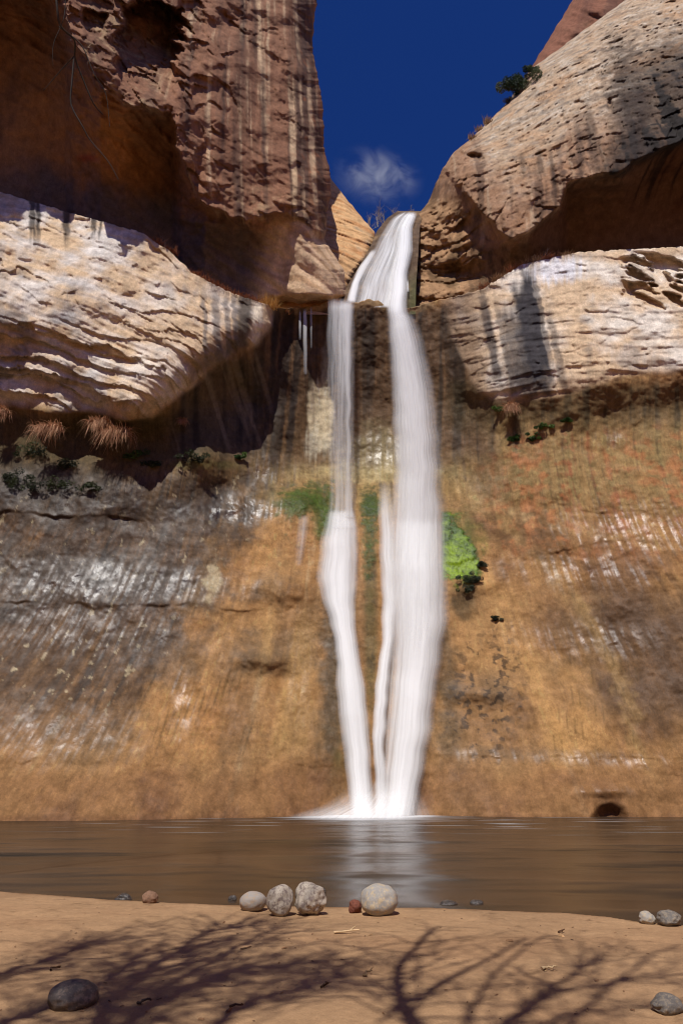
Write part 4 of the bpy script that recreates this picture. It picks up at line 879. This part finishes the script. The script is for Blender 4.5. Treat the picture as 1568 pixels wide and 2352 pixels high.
# litter of bark, leaves and grit scattered over the sand
mb = MB(); lr = np.random.default_rng(77); n_l = 520
for _ in range(n_l):
    y = lr.uniform(4.2, 11.5); x = lr.uniform(-.62, .62)*y
    if y > float(shore(x))-.1: continue
    z = zs_(x, y) if False else float(sand_z(np.array([x]), np.array([y]))[0]); a = lr.uniform(0, 6.28); L = lr.uniform(.004, .014)*(2.6 if lr.random() < .10 else 1); w = L*lr.uniform(.15, .4)
    d = np.array([math.cos(a), math.sin(a), 0]); e = np.array([-d[1], d[0], 0]); c0 = np.array([x, y, z+.004]); col = [srgb(112,80,56), srgb(136,102,72), srgb(90,68,50), srgb(176,140,100)][lr.integers(4)]
    mb.add([c0-d*L-e*w, c0+d*L-e*w, c0+d*L+e*w, c0-d*L+e*w, c0-d*L*.7-e*w*.6+[0, 0, w], c0+d*L*.7-e*w*.6+[0, 0, w], c0+d*L*.7+e*w*.6+[0, 0, w], c0-d*L*.7+e*w*.6+[0, 0, w]], [[4, 5, 6, 7], [0, 1, 5, 4], [1, 2, 6, 5], [2, 3, 7, 6], [3, 0, 4, 7]], col)
tag(mb.build('litter', BARK, None, False), 'scattered bark bits and grit on the sand', 'litter', None, 'stuff')
# ================================================================== PLANTS
def bare_plant(name, base, h, n, spread, col, label, cat, group=None, seed=0, lev=3, r0=.03, up=.9, lean=(0, 0)):
    rr = np.random.default_rng(seed); root = empty(name, base); st, tw = MB(), MB()
    def grow(p, d, L, r, k):
        m = 5; q = [p]
        for i in range(m):
            d = d+rr.normal(size=3)*.13; d[2] += .03*up; d /= np.linalg.norm(d); q.append(q[-1]+d*L/m)
        (st if k == lev else tw).tube(q, np.linspace(r, r*.55, m+1), 5 if k > 1 else 4, np.asarray(col)*rr.uniform(.8, 1.2))
        if k:
            for j in range(3 if k > 1 else 4):
                i = rr.integers(2, m+1); e = d+rr.normal(size=3)*.55; e[2] += .25*up; e /= np.linalg.norm(e)
                grow(q[i], e, L*rr.uniform(.45, .75), r*.5, k-1)
    for i in range(n):
        a = rr.uniform(0, 6.28); d = np.array([math.cos(a)*spread+lean[0], math.sin(a)*spread+lean[1], 1.]); d /= np.linalg.norm(d)
        grow(np.array([rr.normal()*.03, rr.normal()*.03, -.05]), d, h*.5*rr.uniform(.7, 1.1), r0*rr.uniform(.7, 1.1), lev)
    st.build('stem', BARK, root); tw.build('twigs', BARK, root)
    return tag(root, label, cat, group)
def leafy(name, base, rad, n, size, cols, label, cat, group=None, seed=0, clumps=9, stems=True, fl=1.0):
    rr = np.random.default_rng(seed); root = empty(name, base); mb = MB(); s = MB()
    rad = np.asarray(rad, float)
    cen = [rr.normal(size=3)*.42 for _ in range(clumps)]
    for c in cen:
        c[2] = abs(c[2])+.25; cs = rr.uniform(.22, .42); col = np.asarray(cols[rr.integers(len(cols))])
        if stems: s.tube([[0, 0, -.05], c*rad*.5+rr.normal(size=3)*.04*rad, c*rad], [rad[0]*.06, rad[0]*.035, rad[0]*.02], 5, srgb(88,70,54))
        for _ in range(n//clumps):
            q = rr.normal(size=3); q /= np.linalg.norm(q)
            p = (c+q*cs*rr.uniform(.3, 1.05)**.5)*rad
            mb.leaf(p, q+rr.normal(size=3)*.7+[0, 0, .4], size*rr.uniform(.6, 1.3), col*rr.uniform(.65, 1.35))
    if stems: s.build('stem', BARK, root)
    mb.build('foliage', LEAF, root, False)
    return tag(root, label, cat, group)
def tuft(name, base, h, w, n, cols, label, cat, group=None, seed=0, droop=.35, out=.6, bw=.02, toward=-.3):
    rr = np.random.default_rng(seed); root = empty(name, base); mb = MB()
    for _ in range(n):
        a = rr.uniform(0, 6.28); q = abs(rr.normal())*out
        d = np.array([math.cos(a)*q, math.sin(a)*q+toward, 1.]); d /= np.linalg.norm(d)
        b = np.array([np.clip(rr.normal(), -1.6, 1.6)*w*.28, np.clip(rr.normal(), -1.6, 1.6)*w*.14, -.04])
        mb.blade(b, d, h*rr.uniform(.5, 1.1), bw*rr.uniform(.6, 1.4), droop*rr.uniform(.4, 1.6), np.asarray(cols[rr.integers(len(cols))])*rr.uniform(.7, 1.25))
    mb.build('blades', DRY, root, False)
    return tag(root, label, cat, group)
def rightp(u, v, up=0):
    Y = float(right_Y(np.array([[float(u)]]), np.array([[float(v)]]))[0][0, 0]); p = pos(u, v, Y); return p+[0, -.05, up]
def wallp(u, v, out=.05):
    Y = float(wall_Y(np.array([[float(u)]]), np.array([[float(v)]]))[0, 0]); return pos(u, v, Y-out)
def topw(u, back=.5, dv=0):
    v = float(ip(u, TOPW)); p = wallp(u, v+1, 0); p[1] += back; p[2] += .05; return p
JUN = [srgb(62,76,44), srgb(48,62,40), srgb(86,92,58)]
# the skyline of the dome
b = rightp(1196, 212); leafy('juniper_bush', b, (1.5, 1.1, 2.0), 7000, .16, JUN, 'bushy dark green juniper on the skyline of the right dome', 'bush', None, 3, 14)
b = rightp(1222, 172); leafy('juniper_bush', b, (.85, .7, 1.1), 2400, .15, JUN, 'smaller green bush just above the juniper, against the red cliff', 'bush', None, 5, 8)
b = rightp(1168, 236); leafy('sagebrush', b, (.8, .6, .8), 800, .10, [srgb(110,96,66), srgb(92,80,54)], 'brownish low brush below the juniper on the skyline', 'bush', None, 6, 7)
OR = [srgb(178,146,110), srgb(158,122,90), srgb(190,160,124)]
for i, (u, v, h, lab) in enumerate(((1120, 284, .8, 'tallest tan grass tuft on the dome skyline'), (1100, 300, .6, 'middle tan grass tuft on the dome skyline'), (1085, 318, .6, 'lowest reddish grass tuft on the dome skyline'))):
    tuft('grass_tuft', rightp(u, v), h, .9, 160, OR, lab, 'grass tuft', 'dry tufts on the dome skyline', 30+i, .25, .5, .035)
# bare trees by the creek above the lip
for i, (u, v, h, lab) in enumerate(((848, 530, 2.0, 'leftmost grey leafless sapling beside the creek above the lip'), (868, 520, 2.3, 'second grey leafless sapling from the left above the lip'), (880, 515, 1.9, 'short leafless sapling right at the water top'), (906, 515, 3.1, 'tallest grey leafless sapling behind the top of the fall'), (938, 500, 1.8, 'small leafless sapling right of the tallest one'))):
    Y = 52+i*.8; p = pos(u, v, Y); bare_plant('bare_tree', p, h*1.15, 3, .35, srgb(150,140,136), lab, 'tree', 'leafless saplings above the lip', 60+i, 3, .05, 1.1)
# ledge on the left bulge
bare_plant('bare_shrub', topw(372, .6), 1.9, 6, .55, srgb(150,130,108), 'pale leafless shrub on the shaded ledge above the left bulge', 'shrub', None, 71, 2, .025, .8)
RB = [srgb(150,92,62), srgb(124,74,50), srgb(172,116,82)]
for i, u in enumerate((352, 385, 440, 462, 486, 505, 530, 552, 574)):
    lab = ['reddish dry tuft left of the bare shrub', 'reddish dry tuft right below the bare shrub', 'first reddish tuft of the row down the left ledge', 'second reddish tuft of the row down the left ledge', 'third reddish tuft of the row down the left ledge', 'fourth reddish tuft of the row down the left ledge', 'fifth reddish tuft of the row down the left ledge', 'sixth reddish tuft of the row down the left ledge', 'last reddish tuft of the row, next to the golden grass'][i]
    tuft('grass_tuft', topw(u, .35), .75, 1.1, 220, RB, lab, 'grass tuft', 'reddish tufts along the left ledge', 80+i, .6, .8, .03)
GO = [srgb(206,156,84), srgb(184,132,66), srgb(220,180,112)]
tuft('grass_tuft', topw(614, .3), 1.25, 1.3, 260, GO, 'golden dry grass tuft on the lip left of the thin trickles', 'grass tuft', None, 95, .25, .75, .03)
tuft('grass_tuft', topw(650, .5), .5, .9, 120, GO+RB, 'short brownish grass at the start of the wet lip', 'grass tuft', None, 96, .3, .7, .03)
# dry ferns hanging in the recess under the left bulge
FE = [srgb(206,164,128), srgb(186,138,104), srgb(158,112,82)]
for i, (u, v, w, h, lab) in enumerate(((112, 985, 1.6, 1.0, 'round clump of dry pinkish ferns at left in the recess under the pale bulge'), (228, 972, 1.1, .95, 'upper left clump of the pair of dry ferns under the bulge'), (268, 995, 1.6, 1.15, 'lower right clump of the pair of dry ferns under the bulge'), (2, 945, .9, .8, 'dry fern clump cut by the left edge of the view'), (420, 965, .4, .4, 'tiny dry fern tuft under the tip of the bulge'), (1172, 935, .6, .8, 'dry orange tuft hanging below the right pale bulge'))):
    tuft('dry_fern', wallp(u, v, .9 if u < 400 else .3), h*1.1, w*1.1, 520, FE, lab, 'fern', 'dry ferns on the wall', 100+i, 1.1, 1.0, .035, -.7)
GR = [srgb(70,100,40), srgb(54,78,34), srgb(92,116,52)]
DG = [srgb(52,60,34), srgb(66,72,40), srgb(40,44,28)]
spots = [(310, 1056, .55, GR, 'bright green seep plant right below the dry fern pair'), (552, 1056, .3, GR, 'small green seep plant under the dark alcove shadow'), (70, 1050, .6, DG, 'dark green plant clump below the leftmost round fern'), (150, 1080, .5, DG, 'dark olive plant at the lower end of the left recess'), (350, 1075, .4, DG, 'dark plant right of the bright green seep plant'), (452, 1062, .5, DG, 'olive plant cushion at the right end of the recess'), (60, 1130, .6, DG, 'dark shrubby plant on the left drip ledge'), (130, 1128, .6, DG, 'second dark shrubby plant along the left drip ledge'), (200, 1132, .5, DG, 'last dark shrubby plant along the left drip ledge'), (20, 1110, .5, DG, 'dark shrubby plant at the left edge of the drip ledge'),
         (1150, 945, .3, GR, 'little green plant left below the right bulge'), (1225, 1012, .3, GR, 'small green plant on the olive drip band at right'), (1180, 1012, .25, GR, 'small green plant left of its twin on the drip band'), (1255, 985, .3, GR, 'green plant under the dark recess at right'), (1300, 970, .22, GR, 'tiny green plant highest on the drip band at right')]
for i, (u, v, s, cols, lab) in enumerate(spots):
    leafy('seep_plant', wallp(u, v, .12), (s*1.9, s*.8, s*1.2), 620, .13, cols, lab, 'plant', 'seep plants on the wet wall', 120+i, 9, False)
# brush on the ledge under the dome
BR = [srgb(150,116,86), srgb(120,92,70), srgb(172,140,108)]
for i, (u, dv_, h, lab) in enumerate(((1120, 0, .7, 'reddish brush at the lower left end of the right ledge'), (1150, 0, .9, 'second brush from the left on the right ledge'), (1185, 0, .9, 'brush at the middle of the right ledge'), (1225, 0, 1.0, 'greyish brush right of the middle of the right ledge'), (1262, 0, .9, 'brush below the dark alcove of the right ledge'), (1300, 0, .7, 'last brush at the right end of the ledge'))):
    tuft('dry_brush', topw(u, .3), h, 1.3, 240, BR if i % 2 else RB, lab, 'brush', 'dry brush along the right ledge', 150+i, .5, .9, .03)
bare_plant('bare_shrub', topw(1245, .6), 1.5, 7, .9, srgb(176,164,150), 'pale tangled leafless shrub on the right ledge under the dome', 'shrub', None, 77, 2, .03, .5)
# moss and algae patches: thin cushions lying on the wet wall
def moss(u0, u1, v0, v1, mask, cols, label, thick=.10, seed=0, dens=1.0):
    thick *= .35
    st = 1.6; us = np.arange(u0, u1, st); vs = np.arange(v0, v1, st); U, V = np.meshgrid(us, vs); Y = wall_Y(U, V); P = pos(U, V, Y)
    x, y, z = P[..., 0], P[..., 1], P[..., 2]; nf = fb(x*2, y*2, z*2, 3, seed); ng = fb(x*.8, y*.8, z*.8, 3, seed+3); nq = fb(x*6, y*6, z*6, 2, seed+7)
    m = mask(U, V)+.55*nf+.45*ng+.25*nq+.3*fb(x*3, y*3, z*.8, 3, seed+11)*1.0; P = pos(U, V, Y-.05-thick*sm(.4, .9, m)*(1+.5*nf))
    c = np.broadcast_to(np.asarray(cols[0]), x.shape+(3,)); c = mixc(c, cols[1], sm(-.5, .5, ng+.5*nf+(V-(v0+v1)/2)/(v1-v0)*1.2)); c = mixc(c, cols[2], sm(.1, .5, nq+.3*nf)*.5)
    f = gridfaces(*U.shape); keep = (m.ravel()[f] > .12).any(1); f = f[keep]; used = np.unique(f); re = np.full(U.size, -1); re[used] = np.arange(len(used))
    edge = np.minimum(np.minimum(U-u0, u1-U)/8, np.minimum(V-v0, v1-V)/8)
    al = dens*sm(.1, .95, m)*np.clip(edge, 0, 1)
    mesh = mesh_np('moss', P.reshape(-1, 3)[used], re[f], MOSS, attrs={'Col': np.concatenate([c, al[..., None]], -1).reshape(-1, 4)[used]})
    return tag(mesh, label, 'moss', None, 'stuff')
def moss_mat():
    m, n, l, p = node_mat('wet_moss'); at = n.new('ShaderNodeAttribute'); at.attribute_name = 'Col'; o = n.new('ShaderNodeTexCoord').outputs['Object']
    n1 = noise(n, l, o, 7, 5, .7, (1, 1, .5)); n2 = noise(n, l, o, 30, 3, .6)
    l.new(scalecol(n, l, at.outputs['Color'], mrange(n, l, n1, .3, .7, .65, 1.3)), p.inputs['Base Color']); p.inputs['Roughness'].default_value = .42
    nb = bump(n, l, n1, .5, .06); nb = bump(n, l, n2, .6, .02, nb); l.new(nb, p.inputs['Normal'])
    l.new(math_(n, l, 'MULTIPLY', at.outputs['Alpha'], mrange(n, l, n1, .3, .5, .8, 1.1)), p.inputs['Alpha']); p.inputs['Specular IOR Level'].default_value = .25
    return m
MOSS = moss_mat()
MC = [srgb(58,84,18), srgb(120,146,20), srgb(56,76,18)]
moss(1010, 1130, 1172, 1360, lambda u, v: (1-sm(-10, 22, (u-1026)-(v-1180)*.80))*(1-sm(1310, 1345, v-.1*(u-1060)))*(1-sm(1092, 1116, u))*.95, MC, 'bright green moss on the wall right of the main plume', .12, 3)
moss(625, 775, 1095, 1260, lambda u, v: np.maximum(blob(u, v, 715, 1148, 66, 36, -8, .8)*.8, blob(u, v, 748, 1200, 20, 60, 0, .8)*.7), [srgb(60,82,26), srgb(84,106,36), srgb(92,76,44)], 'patchy green moss on the knob left of the side fan', .07, 5, .62)
moss(822, 876, 1110, 1340, lambda u, v: np.maximum(blob(u, v, 848, 1168, 22, 50, 0, .8)*.85, blob(u, v, 848, 1270, 14, 90, 0, .9)*.5), [srgb(56,78,24), srgb(76,98,32), srgb(44,56,24)], 'green moss between the two streams', .07, 6, .6)
for i, (u, v, s, lab) in enumerate(((1066, 1338, .5, 'dark glossy plant cushion below the bright moss, nearest the plume'), (1090, 1342, .45, 'dark glossy plant cushion below the bright moss, farther from the plume'), (1108, 1304, .32, 'small dark plant at the right rim of the bright moss'), (1072, 1362, .4, 'lowest dark plant cushion under the bright moss'), (1140, 1426, .25, 'isolated small dark plant below and right of the moss'))):
    leafy('seep_plant', wallp(u, v, .12), (s*1.4, s*.7, s*.9), 900, .08, [srgb(48,56,36), srgb(70,78,60), srgb(36,40,30)], lab, 'plant', 'dark plants by the moss', 180+i, 10, False)

# ================================================================== TREES OVERHEAD (they throw the branch shadows on the sand)
def cast(u, v, h):
    g = ground(u, v); return g+TO_SUN*(h/TO_SUN[2])
def smooth(p, m=4):
    p = np.asarray(p, float); t = np.arange(len(p)); s = np.linspace(0, len(p)-1, (len(p)-1)*m+1)
    q = np.stack([np.interp(s, t, p[:, i]) for i in range(3)], 1)
    for _ in range(2): q[1:-1] = (q[:-2]+2*q[1:-1]+q[2:])/4
    return q
BK = srgb(96,82,70)
def big_tree(base, limbs, fork, label, seed, extra=(), dens=.9):
    rr = np.random.default_rng(seed); root = empty('cottonwood_tree', base); tk, lb, tw = MB(), MB(), MB(); fork = np.asarray(fork, float)
    base = np.asarray(base, float)
    tk.tube(smooth([base-[0, 0, .3], base+(fork-base)*.35+[.15, -.1, 0], base+(fork-base)*.7+[-.1, .1, 0], fork], 5), np.linspace(.24, .13, 16), 10, BK)
    for pts, r in limbs:
        p = smooth([fork+rr.normal(size=3)*.05]+list(pts), 4); n = len(p)
        lb.tube(p, np.maximum(np.linspace(r*1.5, r*.45, n), .012), 7, BK)
        for i in range(5, n):
            for _ in range(5):
                if rr.random() < dens:
                    d = p[i]-p[i-1]; d /= np.linalg.norm(d)+1e-9; d = d+rr.normal(size=3)*[.75, .6, .25]; d /= np.linalg.norm(d)
                    L = rr.uniform(.35, 1.3); q = [p[i]]
                    for _k in range(5): d = d+rr.normal(size=3)*.16; d /= np.linalg.norm(d); q.append(q[-1]+d*L/5)
                    tw.tube(q, np.linspace(r*.38, .004, 6), 4, BK)
                    for _k in range(2):
                        e = d+rr.normal(size=3)*.5; e /= np.linalg.norm(e); s0 = q[rr.integers(2, 5)]; tw.tube([s0, s0+e*L*.3, s0+e*L*.55], [r*.2, .006, .003], 4, BK)
    for pts, r in extra:
        p = smooth(pts, 4); tw.tube(p, np.linspace(r, r*.4, len(p)), 5, srgb(54,47,42))  # bark darkened: shade on the hanging twigs is in their colour
    for mbb, nm in ((tk, 'trunk'), (lb, 'limbs'), (tw, 'twigs')): local(mbb, root).build(nm, BARK, root)
    return tag(root, label, 'tree', 'cottonwoods over the beach')
H = 8.0
def tr(pts, h0, h1): return [cast(u, v, h) for (u, v), h in zip(pts, np.linspace(h0, h1, len(pts)))]
zs = lambda x, y: float(sand_z(np.array([x]), np.array([y]))[0])
up = [(pos(np.array(u*1.), np.array(v*1.), 7.0+k)) for u, v, k in ()]
def air(pts, Y0, Y1): return [pos(u, v, y) for (u, v), y in zip(pts, np.linspace(Y0, Y1, len(pts)))]
tw_up = [(air([(60,-420),(110,-150),(130,0),(135,60),(175,90),(170,130),(190,180),(215,240),(236,262)], 6.2, 7.6), 0.021),
         (air([(170,128),(140,160),(100,207)], 7.0, 7.2), 0.009), (air([(170,128),(165,190),(160,240),(190,290),(205,320),(250,370),(272,412)], 7.0, 7.6), 0.014),
         (air([(135,60),(190,100),(215,170),(245,210),(252,290)], 6.9, 7.5), 0.010), (air([(110,-150),(150,-40),(150,40),(120,100),(122,150)], 6.6, 7.0), 0.008)]
fl = cast(130, 2600, 6.4)
lb = cast(-150, 2500, 5.5)
big_tree((lb[0]-.6, lb[1]-3.5, zs(lb[0]-.6, lb[1]-3.5)), [
    (tr([(180,2420),(240,2318),(300,2262),(350,2220),(412,2185),(470,2140),(560,2128)], 7.2, 9), .045),
    (tr([(-60,2270),(0,2237),(80,2216),(150,2190),(205,2168)], 7.6, 9), .036),
    (tr([(200,2440),(280,2352),(400,2285),(480,2252),(545,2225),(620,2222),(700,2214)], 7.2, 9), .042),
    (tr([(-80,2400),(60,2330),(160,2300),(260,2240),(330,2190)], 7.4, 9), .045),
    (tr([(420,2420),(520,2330),(600,2290),(700,2270),(790,2240)], 7.4, 8.6), .04),
    (tr([(250,2400),(420,2240),(560,2170),(620,2140)], 7.5, 9), .035),
    ([np.array([-7.5, -1.0, 9.0]), np.array([-9.0, 2.5, 12.0]), np.array([-7.0, 5.0, 15.0]), pos(60, -420, 6.2)], .07)],
    fl-np.array([.8, 1.2, 1.4]), 'tall leafless cottonwood at the left whose twigs hang into the upper left', 201, tw_up)
fr_ = cast(1000, 2660, 5.6)
big_tree((fr_[0]+.6, fr_[1]-3.2, zs(fr_[0]+.6, fr_[1]-3.2)), [
    (tr([(960,2372),(940,2335),(920,2303),(911,2262),(915,2220),(940,2190),(975,2150),(1005,2128)], 6.6, 8.6), .045),
    (tr([(1090,2420),(1170,2342),(1232,2300),(1290,2258),(1330,2225),(1370,2204)], 7.0, 8.8), .036),
    (tr([(1100,2400),(1210,2310),(1330,2270),(1450,2250),(1560,2240)], 7.2, 9), .022),
    (tr([(1180,2400),(1290,2330),(1400,2320),(1540,2300)], 7.0, 8.2), .022),
    (tr([(1050,2380),(1120,2250),(1210,2170),(1260,2150)], 7.2, 9), .022),
    (tr([(1250,2400),(1420,2250),(1500,2190),(1570,2170)], 7.2, 9), .022)],
    fr_-np.array([-.1, .5, .8]), 'leafless cottonwood behind the beach that throws the forked trunk shadow on the sand', 203, [(tr([(920,2303),(965,2297),(1000,2266),(1050,2240),(1100,2215),(1160,2180),(1212,2154)], 6.9, 8.8), .045), (tr([(920,2303),(890,2340),(866,2352)], 6.9, 7.2), .03)], .27)
print('done', time.time()-T0)
